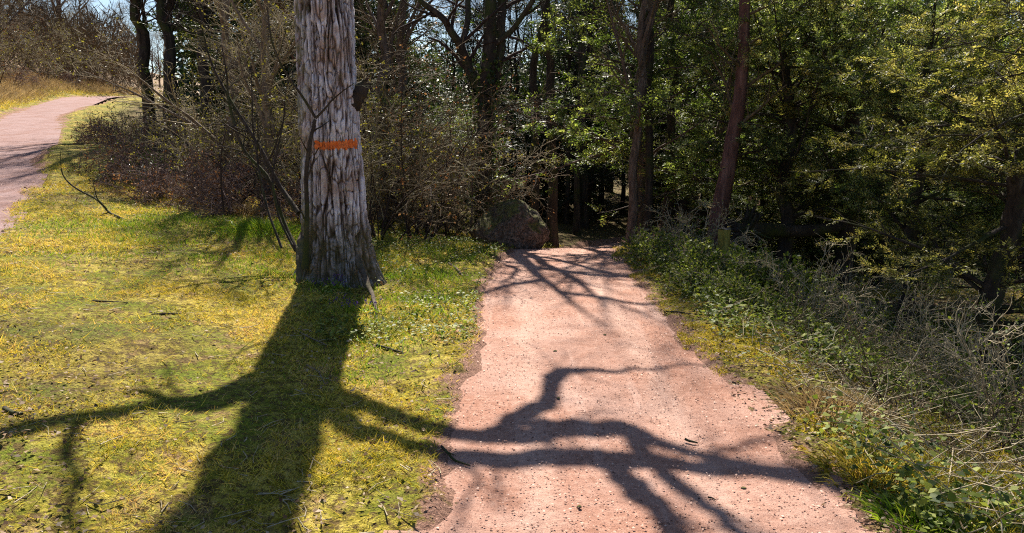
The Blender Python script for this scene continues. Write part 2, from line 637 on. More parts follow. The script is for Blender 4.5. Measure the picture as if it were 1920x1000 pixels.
def gz(x, y):
    return float(hground(np.float64(x), np.float64(y)))


def gnd(x, y, dz=-.02):
    return (x, y, gz(x, y) + dz)


# ------------------------------------------------------------------ the big blazed tree
BX, BY = depth(627, 400, 7.75)[0], 7.75
BZ = gz(BX, BY) - .05
AX = np.array([BX, BY, BZ])


def big_tree():
    root = thing('oak_tree', 'thick grey furrowed tree with an orange painted band, standing beside the path', 'tree', (0, 0, 0))
    nt, nh, H = 300, 400, 3.55
    th = np.arange(nt) / nt * 2 * math.pi
    zz = np.linspace(-.25, H, nh)
    TH, ZZ = np.meshgrid(th, zz)
    up = np.clip(ZZ, 0, 9)
    r = .290 - .010 * up + .09 * np.exp(-up / .22) + .045 * np.exp(-up / .7)
    lob = .5 + .5 * np.cos(TH * 7 + .9 + .8 * np.sin(2 * TH))
    r = r + .05 * lob * np.exp(-up / .35) + .018 * np.cos(3 * TH + 1.3 * ZZ) + .014 * fbm(np.cos(TH) * 2, np.sin(TH) * 2, ZZ * .8, 81)
    cx, cy = np.cos(TH), np.sin(TH)
    # bark: long plates broken by deep furrows
    wx = cx * 1 + .10 * vn(cx * 5, cy * 5, ZZ * 3, 91)
    wy = cy * 1 + .10 * vn(cx * 5 + 9, cy * 5, ZZ * 3, 92)
    k = 10.5
    f1 = np.abs(vn(wx * k, wy * k, ZZ * 1.3, 93))
    f2 = np.abs(vn(wx * k * 2.1, wy * k * 2.1, ZZ * 3.2, 94))
    f3 = vn(cx * 30, cy * 30, ZZ * 22, 95)
    dep = np.clip(f1 / .22, 0, 1) * .62 + np.clip(f2 / .3, 0, 1) * .38
    brk = np.abs(vn(wx * k * 1.1 + 4, wy * k * 1.1, ZZ * 9, 97))
    dep = dep * np.clip(.42 + brk / .3, 0, 1)
    dep = np.clip(dep * (.86 + .3 * vn(cx * 14, cy * 14, ZZ * 9, 98)), 0, 1)
    r = r + (dep - .6) * .048 + f3 * .0035
    ctr_x = BX + .004 * np.sin(ZZ * 1.3)
    V = np.stack([ctr_x + cx * r, BY + cy * r, BZ + ZZ], -1)
    idx = np.arange(nh * nt).reshape(nh, nt)
    nx_ = np.roll(idx, -1, 1)
    F = np.stack([idx[:-1], nx_[:-1], nx_[1:], idx[1:]], -1).reshape(-1, 4)
    g = NT('big_tree_bark')
    d = g.attr('rnd')
    v = g.coord((1, 1, 1))
    n = g.noise(v, 30, 4, .7)
    big = g.noise(v, 3.2, 4, .65)
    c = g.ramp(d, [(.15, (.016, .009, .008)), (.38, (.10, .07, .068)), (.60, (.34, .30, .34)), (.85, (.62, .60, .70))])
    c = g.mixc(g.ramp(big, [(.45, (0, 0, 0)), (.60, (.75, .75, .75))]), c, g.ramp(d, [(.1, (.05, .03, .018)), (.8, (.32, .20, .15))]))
    c = g.mixc(g.ramp(n, [(.55, (0, 0, 0)), (.7, (.6, .6, .6))]), c, (.26, .28, .20))
    geo = g.n('NewGeometry').outputs['Position']
    sep = g.n('SeparateXYZ', {0: geo})
    hgt = g.math('SUBTRACT', sep.outputs[2], BZ)
    low = g.math('SUBTRACT', 1.0, g.math('DIVIDE', g.math('ADD', hgt, g.math('MULTIPLY', big, -1.0)), .32))
    mossy = g.mixc(n, (.03, .026, .014), (.14, .12, .055))
    c = g.mixc(g.math('MULTIPLY', g.n('Clamp', {0: low}).outputs[0], g.ramp(n, [(.3, (.35, .35, .35)), (.6, (.9, .9, .9))])), c, mossy)
    left = g.math('MULTIPLY', g.math('SUBTRACT', BX - .10, sep.outputs[0]), 6.)
    lm = g.math('MULTIPLY', g.n('Clamp', {0: left}).outputs[0], g.ramp(g.noise(v, 7, 4), [(.4, (0, 0, 0)), (.55, (.8, .8, .8))]))
    c = g.mixc(lm, c, (.12, .12, .05))
    mat = g.out(g.pbr(c, .93, g.bump(n, .010), .15))
    M['bigbark'] = mat
    mb = MB()
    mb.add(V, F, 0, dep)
    mb.obj('trunk', mat, root)
    # painted blaze on the plates
    ang = np.mod(TH, 2 * math.pi)
    zc = depth(640, 272, 7.45)[2] - BZ
    front = (ang > math.radians(247)) & (ang < math.radians(338))
    edge = .046 + .014 * vn(TH * 22, 0, 0, 101)
    on = front & (np.abs(ZZ - zc + .008 * np.sin(TH * 3)) < edge) & (dep > .10 + .10 * vn(cx * 26, cy * 26, ZZ * 40, 103))
    q = on[:-1] & np.roll(on, -1, 1)[:-1] & on[1:] & np.roll(on, -1, 1)[1:]
    fi = np.nonzero(q.ravel())[0]
    Fp = F[fi]
    Vp = V.reshape(-1, 3).copy()
    outv = np.stack([cx, cy, 0 * cx], -1).reshape(-1, 3)
    Vp = Vp + outv * .0035
    used, inv = np.unique(Fp, return_inverse=True)
    g = NT('orange_paint')
    n = g.noise(g.coord((1, 1, .4)), 60, 4, .7)
    mat2 = g.out(g.pbr(g.ramp(n, [(.32, (.36, .10, .04)), (.48, (.70, .16, .035)), (.7, (.88, .25, .06))]), .6, g.bump(n, .004), .3))
    pm = MB()
    pm.add(Vp[used], inv.reshape(-1, 4), 0)
    pm.obj('trail_mark', mat2, root, label='orange painted band on the bark')

    # limbs: each stands where its own shadow on the lawn and the path says
    def lift(px, py, plane):
        G = at(px, py)
        t = (plane - G[1]) / SUNV[1]
        return G + SUNV * t

    top = AX + [0, 0, 3.1]
    T2 = AX + [0.0, 0, 3.5]

    def limb(pts, radii, n=36, start=None, twigs=0, tl=.8):
        P = [] if start is None else [start]
        P += [lift(*p) for p in pts]
        cl, rs = line(P, n, .015, radii)
        b = MB()
        sd = len(COL.objects)
        rs = rs * (1 + .13 * vn(np.arange(n) * .9, sd, 0, 7) + .12 * vn(np.arange(n) * .33, sd, 0, 8))[None]
        cl = cl + .03 * np.stack([vn(np.arange(n) * .5, sd, q, 9) for q in range(3)], -1)[None] * np.minimum(1, np.arange(n) / 4)[None, :, None]
        tubes(b, cl, rs, 12)
        b.obj('branch', M['bark_grey'], root)
        P2, R2 = sprout(cl, rs, 7, .55, .9, 7, .22, .1, 1., .35, .2, .2, rmin=.006)
        ok = np.arange(len(P2)) >= (0 if rs.max() < .1 else 2)
        tubes(tw, P2[ok], R2[ok], 5)
        P3, R3 = sprout(P2[ok], R2[ok], 3, .25, .8, 4, .6, .2, 1., .3, .2, .2, rmin=.0035)
        tubes(tw, P3, R3, 4)
        return cl, rs

    A0 = AX + np.array([.02, .0, 3.05])
    allb = []
    tw = MB()
    # two leaders going on up and over the frame
    allb.append(limb([(470, 860, 7.75), (410, 940, 7.75), (330, 1040, 7.75), (260, 1180, 7.8), (220, 1500, 7.9)], [.25, .20, .165, .14, .10, .05], 40, A0))
    allb.append(limb([(535, 860, 7.8), (520, 940, 7.9), (480, 1060, 8.0), (500, 1250, 8.2), (560, 1600, 8.4)], [.25, .19, .15, .12, .09, .05], 40, A0))
    # limb to the left
    allb.append(limb([(440, 752, 7.75), (350, 762, 7.7), (250, 782, 7.6), (130, 806, 7.5), (0, 842, 7.4), (-160, 850, 7.4), (-330, 830, 7.4)], [.16, .125, .115, .11, .10, .085, .06, .03], 44, A0 - [0, 0, .35]))
    allb.append(limb([(330, 765, 7.68), (280, 742, 7.9), (235, 728, 8.1)], [.05, .04, .02], 10))
    # limb to the right, upper shadow
    allb.append(limb([(640, 752, 7.75), (750, 790, 7.8), (850, 816, 7.8), (930, 822, 7.9), (1010, 812, 7.9), (1100, 802, 8.0), (1185, 806, 8.1), (1260, 838, 8.2), (1340, 856, 8.2), (1450, 872, 8.2), (1600, 900, 8.2)],
                     [.12, .095, .08, .075, .075, .08, .095, .085, .055, .04, .03, .015], 60, A0 - [0, 0, .15]))
    # lower shadow limb
    allb.append(limb([(640, 802, 7.6), (740, 842, 7.5), (850, 866, 7.4), (970, 862, 7.3), (1080, 854, 7.3), (1180, 860, 7.3), (1300, 872, 7.3), (1430, 884, 7.3), (1560, 900, 7.3), (1680, 942, 7.3), (1790, 1000, 7.3)],
                     [.12, .10, .085, .078, .075, .08, .075, .075, .075, .07, .065, .05], 60, A0 + [0, 0, .2]))
    # bent branch that ends in a thin one
    allb.append(limb([(905, 822, 7.9), (965, 792, 8.3), (1010, 762, 8.6), (1036, 738, 8.8), (1022, 708, 9.0), (1052, 695, 9.1), (1110, 696, 9.2), (1200, 690, 9.3), (1340, 684, 9.5), (1420, 700, 9.6)],
                     [.06, .065, .075, .08, .075, .045, .025, .022, .018, .014, .006], 50))
    allb.append(limb([(1022, 708, 9.0), (1040, 694, 9.2), (1085, 688, 9.3)], [.04, .025, .01], 10))
    allb.append(limb([(960, 795, 8.2), (1040, 796, 8.1), (1120, 800, 8.05)], [.03, .05, .04], 16))
    # two that come towards the camera
    allb.append(limb([(1110, 846, 7.35), (1160, 880, 7.2), (1200, 925, 7.1), (1270, 1000, 7.0), (1350, 1090, 7.0)], [.06, .075, .07, .06, .04], 26))
    allb.append(limb([(1190, 812, 8.1), (1220, 860, 7.9), (1290, 925, 7.7), (1370, 985, 7.6), (1460, 1050, 7.5)], [.07, .055, .05, .05, .03], 26))
    allb.append(limb([(1270, 840, 8.2), (1340, 846, 8.4), (1420, 828, 8.6), (1500, 800, 8.8)], [.03, .03, .025, .01], 20))
    allb.append(limb([(860, 868, 7.4), (905, 900, 7.3), (880, 945, 7.2), (850, 1000, 7.2)], [.02, .016, .012, .006], 16))
    allb.append(limb([(150, 804, 7.5), (120, 870, 7.6), (140, 960, 7.7), (200, 1060, 7.8)], [.04, .035, .03, .02], 20))
    tw.obj('twigs', M['bark_grey'], root, kind='stuff')
    # crown of twigs, far above the frame
    cr = MB()
    for cl, rs in allb[:2] + allb[2:3] + allb[4:6]:
        t0 = .45 if cl is allb[0][0] or cl is allb[1][0] else .82
        P2, R2 = sprout(cl, rs, 9, 1.6, .8, 6, .45, t0, 1., .35, .12)
        keep = P2[:, -1, 2] > 5.0
        P2, R2 = P2[keep], R2[keep]
        if len(P2):
            tubes(cr, P2, R2, 6)
            P3, R3 = sprout(P2, R2, 7, .7, .8, 4, .5, .2, 1., .2, .15)
            tubes(cr, P3, R3, 4)
    cr.obj('crown', M['bark_grey'], root)

    # broken stub on the right of the trunk
    b = MB()
    s0 = depth(640, 190, 7.7)
    cl, rs = line([s0, depth(658, 196, 7.7), depth(672, 176, 7.68), depth(682, 150, 7.66)], 30, 0, [.12, .10, .085, .07, .012])
    th = np.arange(30)
    rs = rs * (1 + .10 * vn(th * .8, 3, 0, 8))[None]
    tubes(b, cl, rs, 26)
    vv = b.v[0]
    vv += (nrm(vv - np.repeat(cl[0], 26, 0)) * (.022 * fbm(vv[:, 0] * 45, vv[:, 1] * 45, vv[:, 2] * 12, 17))[:, None]).astype(np.float32)
    b.obj('branch_stub', M['bark_dark'], root)
    # surface roots
    for pts, rad in (([(652, 430, 7.8), (672, 490, 7.5), (692, 542, 7.05), (703, 590, 6.55), (706, 622, 6.3)], [.05, .035, .024, .016, .008]),
                     ([(572, 440, 7.6), (564, 490, 7.35), (556, 520, 7.15)], [.06, .045, .02])):
        b = MB()
        P = [depth(*p) for p in pts]
        for p in P[1:]:
            p[2] = max(p[2], gz(p[0], p[1]) + .01)
        P[-1][2] = gz(P[-1][0], P[-1][1]) - .01
        cl, rs = line(P, 26, .02, rad)
        rs = rs * (1 + .15 * vn(np.arange(26) * .8, rad[0] * 99, 0, 9))[None]
        tubes(b, cl, rs, 12)
        b.obj('root', M['bark_root'], root)
    return root


big_tree()


# ------------------------------------------------------------------ kinds of tree
def proto_thing(name, cat):
    return thing(name, '-', cat, (0, 0, 0))


def trunk_line(h, r0, lean=.04, n=26, k=12, wig=.10):
    P, R = line([(0, 0, -.15), (lean * h * .3, 0, h * .35), (lean * h * .7, .02 * h, h * .7), (lean * h, 0, h)], n, wig, [r0 * 1.25, r0, r0 * .92, r0 * .8, r0 * .62, r0 * .35, r0 * .12])
    R[0, 0] *= 1.3
    R[0, 1] *= 1.1
    R = R * (1 + .05 * vn(np.arange(n) * .7, r0 * 77, 0, 5))[None]
    return P, R


def bare_tree(h, r0, bark, twig, lean=.03, t0=.3, fork=.55, nl=11, leafm=None, leafn=0, spread=1.):
    root = proto_thing('bare_tree', 'tree')
    a, c = MB(), MB()
    P, R = trunk_line(h, r0, lean)
    tubes(a, P, R, 12)
    P1, R1 = sprout(P, R, nl, h * .36 * spread, fork, 9, .55, t0, .97, .25, .10, .55, .2)
    tubes(a, P1, R1, 7)
    P2, R2 = sprout(P1, R1, 7, h * .15 * spread, .75, 6, .5, .15, 1., .12, .14, .3, .3, rmin=.006)
    tubes(c, P2, R2, 4)
    P3, R3 = sprout(P2, R2, 6, h * .07 * spread, .75, 4, .55, .1, 1., .08, .18, .2, .4, rmin=.004)
    tubes(c, P3, R3, 3)
    P4, R4 = sprout(P3, R3, 4, h * .035 * spread, .7, 3, .7, .1, 1., .05, .2, .2, .5, rmin=.0028)
    tubes(c, P4, R4, 3)
    mats = [twig]
    if leafm:
        mats.append(leafm)
        sel = rng.choice(len(P4), min(leafn, len(P4)), False)
        leaves(c, P4[sel, -1], rng.normal(size=(len(sel), 3)), rng.uniform(.03, .06, len(sel)), .03, 1)
    return Kind(root, [a.obj('trunk', bark, root), c.obj('crown', mats, root)])


def evergreen(h, r0, spread, bark, leafm, t0=.12, n1=34, n2=11, n3=7, L=.055, W=.020, m=10, droop=-.02, up=.0, twl=.20, shape='yew', fallend=.25, ang=1.25, flat=.1):
    root = proto_thing('evergreen_tree', 'tree')
    a, c = MB(), MB()
    P, R = trunk_line(h, r0, .02)
    tubes(a, P, R, 12)
    P1, R1 = sprout(P, R, n1, spread, ang, 8, .30, t0, .98, .08 + up, .08, fallend if shape == 'yew' else .92, .2, bend=droop, rmin=.012)
    tubes(c, P1, R1, 5)
    P2, R2 = sprout(P1, R1, n2, spread * .36, .85, 5, .45, .12, 1., .02, .12, .45, .3, flat=.5, rmin=.005)
    tubes(c, P2, R2, 3)
    P3, R3 = sprout(P2, R2, n3, twl, .8, 4, .6, .1, 1., .02, .14, .2, .5, flat=.5, rmin=.003)
    # clumpy foliage: thin out by a slow noise so light gets through
    q = P3[:, 1]
    keep = .7 * vn(q[:, 0] * 1.6, q[:, 1] * 1.6, q[:, 2] * 2.2, 15) + .8 * vn(q[:, 0] * 4.2, q[:, 1] * 4.2, q[:, 2] * 5, 16) + .3 * rng.random(len(q)) > -.05
    P3, R3 = P3[keep], R3[keep]
    tubes(c, P3, R3, 3)
    r = np.clip(.58 + .42 * vn(P3[:, 0, 0] * 2.2, P3[:, 0, 1] * 2.2, P3[:, 0, 2] * 2.2, 19) + rng.normal(size=len(P3)) * .2, 0, 1)
    sprays(c, P3, m, L, W, 1, r, flat)
    return Kind(root, [a.obj('trunk', bark, root), c.obj('crown', [bark, leafm], root)])


def pxy(px, Y):
    """ground place under image column px at distance Y"""
    x = (px - 960) / FPX * (Y * math.cos(PITCH) + .3)
    return gnd(x, Y)


def cap(Yd, h0, extra):
    return max(.3, (2.3 + .159 * Yd + extra) / h0)


YEW_A = evergreen(6.2, .13, 2.1, M['bark_dark'], M['yew_warm'], .20, 46, 13, 13, .048, .019, 11)
YEW_B = evergreen(5.6, .11, 1.9, M['bark_dark'], M['yew'], .22, 40, 13, 13, .048, .019, 11)
YEW_C = evergreen(7.5, .12, 2.2, M['bark_grey'], M['mid'], .22, 38, 11, 11, .072, .030, 8, twl=.26)
SPR_A = evergreen(9.0, .13, 2.3, M['bark_dark'], M['spruce'], .10, 60, 9, 6, .10, .035, 7, -.05, -.05, .30, 'spruce')
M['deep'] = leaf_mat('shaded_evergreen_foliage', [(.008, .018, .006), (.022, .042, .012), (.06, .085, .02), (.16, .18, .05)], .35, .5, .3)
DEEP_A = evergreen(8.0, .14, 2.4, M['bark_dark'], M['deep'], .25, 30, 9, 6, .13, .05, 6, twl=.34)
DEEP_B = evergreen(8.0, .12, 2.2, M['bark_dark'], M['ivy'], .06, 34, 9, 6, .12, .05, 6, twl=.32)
BARE_A = bare_tree(10, .17, M['bark_grey'], M['twig_brown'])
BARE_B = bare_tree(10, .13, M['bark_dark'], M['twig_dark'], .05, .25, .6, 12)
BARE_C = bare_tree(7, .10, M['bark_red'], M['twig_brown'], -.04, .12, .7, 14, spread=1.1)
BARE_D = bare_tree(7, .09, M['bark_pale'], M['twig_tan'], .06, .10, .6, 13, M['bud'], 1500)
POLE = bare_tree(9, .085, M['bark_dark'], M['twig_dark'], .02, .5, .6, 8)

U = rng.uniform


def turn():
    return U(0, 6.28)


# the fork-topped dark tree behind the boulder
def forked_tree():
    root = thing('forked_tree', 'tall dark tree with forked stems standing just behind the boulder', 'tree', (0, 0, 0))
    Yt = 12.9
    b = depth(906, 428, Yt)
    b[2] = gz(b[0], b[1]) - .05
    mb = MB()
    cl, rs = line([b, depth(908, 300, Yt), depth(912, 160, Yt), depth(918, 0, Yt), depth(925, -200, Yt), depth(930, -420, Yt + .3)], 50, .02, [.17, .135, .13, .10, .055, .035, .015])
    tubes(mb, cl, rs, 14)
    mb.obj('trunk', M['bark_dark'], root)
    br = []
    for pts, rad in (([(908, 175, Yt), (882, 130, Yt), (866, 80, Yt - .2), (835, 30, Yt - .3), (800, 12, Yt - .4), (765, -30, Yt - .4)], [.10, .09, .07, .055, .045, .02]),
                     ([(910, 215, Yt), (936, 120, Yt + .1), (940, 0, Yt + .2), (955, -160, Yt + .3), (960, -300, Yt)], [.08, .075, .07, .05, .02]),
                     ([(914, 90, Yt), (960, 60, Yt), (1000, 10, Yt - .2), (1035, -60, Yt - .3), (1100, -120, Yt)], [.05, .045, .04, .03, .015]),
                     ([(866, 80, Yt - .2), (880, 30, Yt), (890, -60, Yt + .2), (860, -200, Yt + .3)], [.05, .045, .035, .015]),
                     ([(918, -20, Yt), (990, -90, Yt), (1080, -110, Yt), (1160, -150, Yt)], [.06, .05, .035, .015]),
                     ([(922, -120, Yt), (850, -200, Yt), (780, -230, Yt - .4)], [.06, .04, .015]),
                     ([(925, -200, Yt), (1010, -260, Yt - .3), (1090, -260, Yt)], [.05, .03, .012])):
        m2 = MB()
        c2, r2 = line([depth(*p) for p in pts], 26, .05, rad)
        tubes(m2, c2, r2, 8)
        m2.obj('branch', M['bark_dark'], root)
        br.append((c2, r2))
    cr = MB()
    for c2, r2 in br:
        P2, R2 = sprout(c2, r2, 9, .9, .8, 6, .5, .15, 1., .15, .14, .3, rmin=.008)
        tubes(cr, P2, R2, 5)
        P3, R3 = sprout(P2, R2, 5, .4, .7, 4, .5, .15, 1., .1, .16, .3, rmin=.004)
        tubes(cr, P3, R3, 3)
    cr.obj('crown', M['twig_dark'], root)
    iv = MB()
    n = 2600
    t = rng.random(n) * .42
    fi = t * 49
    i0 = fi.astype(int)
    B = cl[0, i0] + np.stack([rng.normal(size=n), rng.normal(size=n), rng.normal(size=n)], -1) * [.13, .13, .1]
    leaves(iv, B, rng.normal(size=(n, 3)), U(.05, .09, n), U(.04, .07, n), 0)
    iv.obj('ivy', M['ivy'], root, kind='stuff', label='dark ivy climbing the stem')


forked_tree()


# the leaning pinkish trunk at right of the clearing
def leaning_tree():
    root = thing('leaning_tree', 'reddish brown trunk leaning right at the foot of the evergreens', 'tree', (0, 0, 0))
    Yt = 11.0
    b = depth(1338, 450, Yt)
    b[2] = gz(b[0], b[1]) - .05
    mb = MB()
    cl, rs = line([b, depth(1352, 380, Yt), depth(1366, 310, Yt), depth(1385, 200, Yt), depth(1394, 90, Yt), depth(1400, -60, Yt), depth(1420, -300, Yt)], 44, .015, [.15, .12, .10, .08, .07, .06, .03])
    tubes(mb, cl, rs, 14)
    mb.obj('trunk', M['bark_red'], root)
    P1, R1 = sprout(cl, rs, 16, 1.3, 1.1, 7, .3, .25, 1., .1, .14, .3)
    m2 = MB()
    tubes(m2, P1, R1, 5)
    P2, R2 = sprout(P1, R1, 8, .5, .8, 5, .5, .1, 1., .05, .15, .3, rmin=.005)
    tubes(m2, P2, R2, 3)
    P3, R3 = sprout(P2, R2, 4, .22, .8, 3, .6, .1, 1., .0, .15, .3, rmin=.003)
    tubes(m2, P3, R3, 3)
    m2.obj('crown', M['twig_brown'], root)


leaning_tree()

# trees one can tell apart, by image column and distance
for kind, px, Yd, sc, lab, tilt in (
    (POLE, 1003, 15.2, (1.0, 1.0, 1.0), 'dark straight trunk rising right behind the boulder, left of its neighbour', (0, 0)),
    (POLE, 1036, 14.6, (1.05, 1.05, 1.0), 'dark straight trunk at the right shoulder of the boulder', (0, .01)),
    (POLE, 1082, 17.5, (.8, .8, 1.0), 'thin black trunk straight beyond the end of the path', (0, 0)),
    (POLE, 1098, 19.0, (.8, .8, .95), 'thin black trunk close behind another beyond the path end', (0, .02)),
    (POLE, 1126, 22.0, (.9, .9, .9), 'slender shaded trunk deep in the wood right of the path end', (.01, -.02)),
    (POLE, 1215, 12.6, (.75, .75, 1.0), 'black trunk at the right edge of the path end beside a paler trunk', (0, .015)),
    (POLE, 1247, 14.0, (.9, .9, .95), 'slim dark trunk between the pale trunk and the leaning one', (0, -.03)),
    (POLE, 1300, 17.0, (1.1, 1.1, .9), 'dark trunk in deep shade just left of the leaning trunk', (0, .02)),
    (BARE_A, 1184, 12.4, (.42, .42, .62), 'olive brown lit trunk standing right of the path end', (0, .01)),
    (YEW_C, 1196, 13.6, (1., 1., .8), 'sunlit evergreen with hanging sprays over the path end', (0, 0)),
    (BARE_A, 722, 15.0, (.62, .62, .68), 'brown bare trunk seen over the shrubs just right of the big tree', (0, -.02)),
    (BARE_A, 748, 16.6, (.55, .55, .66), 'slimmer brown trunk, right one of the pair behind the shrubs', (0, .02)),
    (BARE_B, 292, 25.5, (1.4, 1.4, .95), 'massive dark tree on the verge where the road curves away', (0, -.02)),
    (BARE_B, 322, 24.5, (1.2, 1.2, .95), 'dark tree touching the right side of the big roadside tree', (0, .03)),
    (BARE_B, 345, 22.0, (1.1, 1.1, .9), 'dark tree behind the brambles, right of the roadside pair', (0, .02)),
    (BARE_B, 398, 20.0, (1.0, 1.0, .8), 'dark bare tree behind the budding shrubs on the left', (0, -.04)),
    (BARE_D, 436, 14.0, (.95, .95, .75), 'olive budding tree between the brambles and the big tree', (0, 0)),
    (BARE_D, 505, 12.4, (.9, .9, .68), 'budding small tree close behind the big tree on its left', (0, .04)),
    (BARE_C, 610, 15.5, (1., 1., .8), 'brown twiggy tree hidden behind the big trunk', (0, 0)),
):
    kind.put(pxy(px, Yd), turn(), sc, lab, None, tilt)

# evergreens at the right: kind, column, distance, width, height over the frame top, label
for kind, px, Yd, sc, h0, ex, lab in (
    (YEW_A, 1864, 6.6, .74, 6.2, .15, 'bronze green yew overhanging the bank at the right edge'),
    (YEW_B, 1702, 8.6, .72, 5.6, .2, 'yew on a slim black trunk on the right hand bank'),
    (YEW_A, 1580, 11.3, 1.0, 6.2, .9, 'dense yew behind the black slim trunk of its neighbour'),
    (YEW_B, 1470, 11.2, .95, 5.6, .8, 'dark yew right of the leaning reddish trunk'),
    (YEW_C, 1345, 13.8, .95, 7.5, .5, 'tall evergreen above and behind the leaning trunk'),
    (YEW_A, 1990, 8.6, 1.0, 6.2, .5, 'yew half cut off by the right edge of the photo'),
    (YEW_C, 1780, 16.0, 1.1, 7.5, .6, 'tall evergreen filling the gap behind the right hand yews'),
    (YEW_C, 1500, 15.5, 1.1, 7.5, .6, 'evergreen behind the dark yew, right of the leaning trunk'),
    (YEW_B, 1420, 12.6, .8, 5.6, -2.6, 'low young evergreen in the shade right of the leaning trunk'),
    (YEW_A, 1530, 13.0, .8, 6.2, -2.6, 'low spreading evergreen under the dark yews of the right bank'),
    (YEW_B, 1650, 12.8, .8, 5.6, -2.8, 'low evergreen seen behind the slim black yew trunk'),
    (SPR_A, 1092, 19.5, .75, 9.0, 2.2, 'dark narrow spruce rising over the path end'),
    (SPR_A, 1262, 21.0, .8, 9.0, .6, 'dark spruce behind the pale trunk right of the path'),
    (DEEP_A, 838, 17.5, .7, 8.0, -3.0, 'leafy evergreen left of the forked tree, sky above it'),
    (YEW_C, 790, 15.0, .7, 7.5, -2.3, 'sunlit evergreen over the shrubs between big tree and forked tree'),
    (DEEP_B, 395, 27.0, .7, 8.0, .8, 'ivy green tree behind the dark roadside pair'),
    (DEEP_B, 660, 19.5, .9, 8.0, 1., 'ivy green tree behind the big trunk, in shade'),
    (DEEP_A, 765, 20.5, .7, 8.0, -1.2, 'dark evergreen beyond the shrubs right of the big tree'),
):
    kind.put(pxy(px, Yd), turn(), (sc, sc, cap(Yd, h0, ex)), lab)

# rows of wood behind
g1 = 'evergreens deep in the wood'
for q in range(60):
    px = 420 + q * 27 + U(-16, 16)
    Yd = U(19, 32)
    if px < 560:
        Yd = U(22, 28)
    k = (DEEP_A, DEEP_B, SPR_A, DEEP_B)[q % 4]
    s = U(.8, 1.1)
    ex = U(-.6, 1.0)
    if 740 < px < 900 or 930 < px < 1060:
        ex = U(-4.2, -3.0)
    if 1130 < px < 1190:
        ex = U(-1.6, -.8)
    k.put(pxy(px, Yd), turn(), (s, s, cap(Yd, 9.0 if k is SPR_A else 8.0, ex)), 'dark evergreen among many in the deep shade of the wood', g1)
g2 = 'thin trunks deep in the wood'
for q in range(34):
    px = 840 + q * 19 + U(-9, 9)
    Yd = U(17, 30)
    POLE.put(pxy(px, Yd), turn(), (U(.4, .75),) * 2 + (U(.6, .8),), 'thin shaded trunk among many deep in the wood', g2, (U(-.04, .04), U(-.04, .04)))
for q in range(12):
    k = (DEEP_A, DEEP_B)[q % 2]
    Yd = U(17, 23)
    w = U(.9, 1.2)
    k.put(pxy(1380 + q * 60, Yd), turn(), (w, w, cap(Yd, 8.0, U(-.3, .6))), 'dark evergreen in the rank behind the right hand yews', 'evergreens behind the right hand yews')

# hillside wood beyond the road
g3 = 'bare trees on the hillside beyond the road'
for q in range(110):
    Yd = 16 + 80 * rng.random() ** 1.1
    off = 3.2 + 26 * rng.random() ** 1.3
    x = float(road_re(Yd)) - ROADW - off
    if x < -.80 * Yd - 4:
        x = -.62 * Yd - U(0, .15) * Yd
        if x > float(road_re(Yd)) - ROADW - 3:
            continue
    k = (BARE_C, BARE_C, BARE_D, BARE_A)[q % 4]
    s = (U(.8, 1.35) if off > 5 else U(.55, .9)) * (.8 if Yd > 45 else 1)
    k.put(gnd(x, Yd), turn(), (s * 1.2, s * 1.2, s), 'brown bare tree in the thicket on the hillside left of the road', g3, (U(-.08, .08), U(-.08, .08)))
for Yd, off, lab in ((24, 2.9, 'dark bare tree nearest the bank left of the road'), (34, 2.7, 'dark ivy stem on the bank, left of the road bend')):
    BARE_B.put(gnd(float(road_re(Yd)) - ROADW - off, Yd), turn(), (.8, .8, .6), lab)


# far-off wood that closes the view
def far_wood():
    mb = MB()
    n = 60000
    az = U(-.40, .95, n)
    dd = U(42, 62, n)
    x, y = dd * np.sin(az), dd * np.cos(az)
    tp = 9.5 + 3.5 * fbm(az * 14, dd * .08, 0, 131)
    colpx = 960 + np.tan(az) * 1450
    tp = tp * np.where(((colpx > 770) & (colpx < 1010)) | ((colpx > 1130) & (colpx < 1190)), .42, 1)
    zz = rng.random(n) ** .8 * tp
    B = np.stack([x, y, hbase(x, y) + zz], -1)
    keep = vn(x * .5, y * .5, B[:, 2] * .6, 133) > -.45
    B = B[keep]
    leaves(mb, B, rng.normal(size=B.shape), U(.3, .65, len(B)), U(.15, .32, len(B)), 0)
    mb.obj('far_wood', M['spruce'], kind='stuff')
    mb = MB()
    n = 60
    dd = U(60, 140, n)
    n2 = 34000
    az = U(-.72, -.44, n2)
    dd = U(60, 150, n2)
    x, y = dd * np.sin(az), dd * np.cos(az)
    tp = 5.0 + 2.5 * fbm(az * 60, dd * .1, 0, 137)
    B = np.stack([x, y, hbase(x, y) + rng.random(n2) * np.maximum(tp, 1)], -1)
    ok = x < road_re(y) + 60
    B = B[ok]
    D = nrm(rng.normal(size=B.shape) * [.5, .5, .4] + [0, 0, .9])
    D = nrm(D + rng.normal(size=B.shape) * .5)
    leaves(mb, B, D, U(.5, 1.6, len(B)), U(.04, .10, len(B)), 0)
    mb.obj('hillside_thicket', M['twig_brown'], kind='stuff')


far_wood()


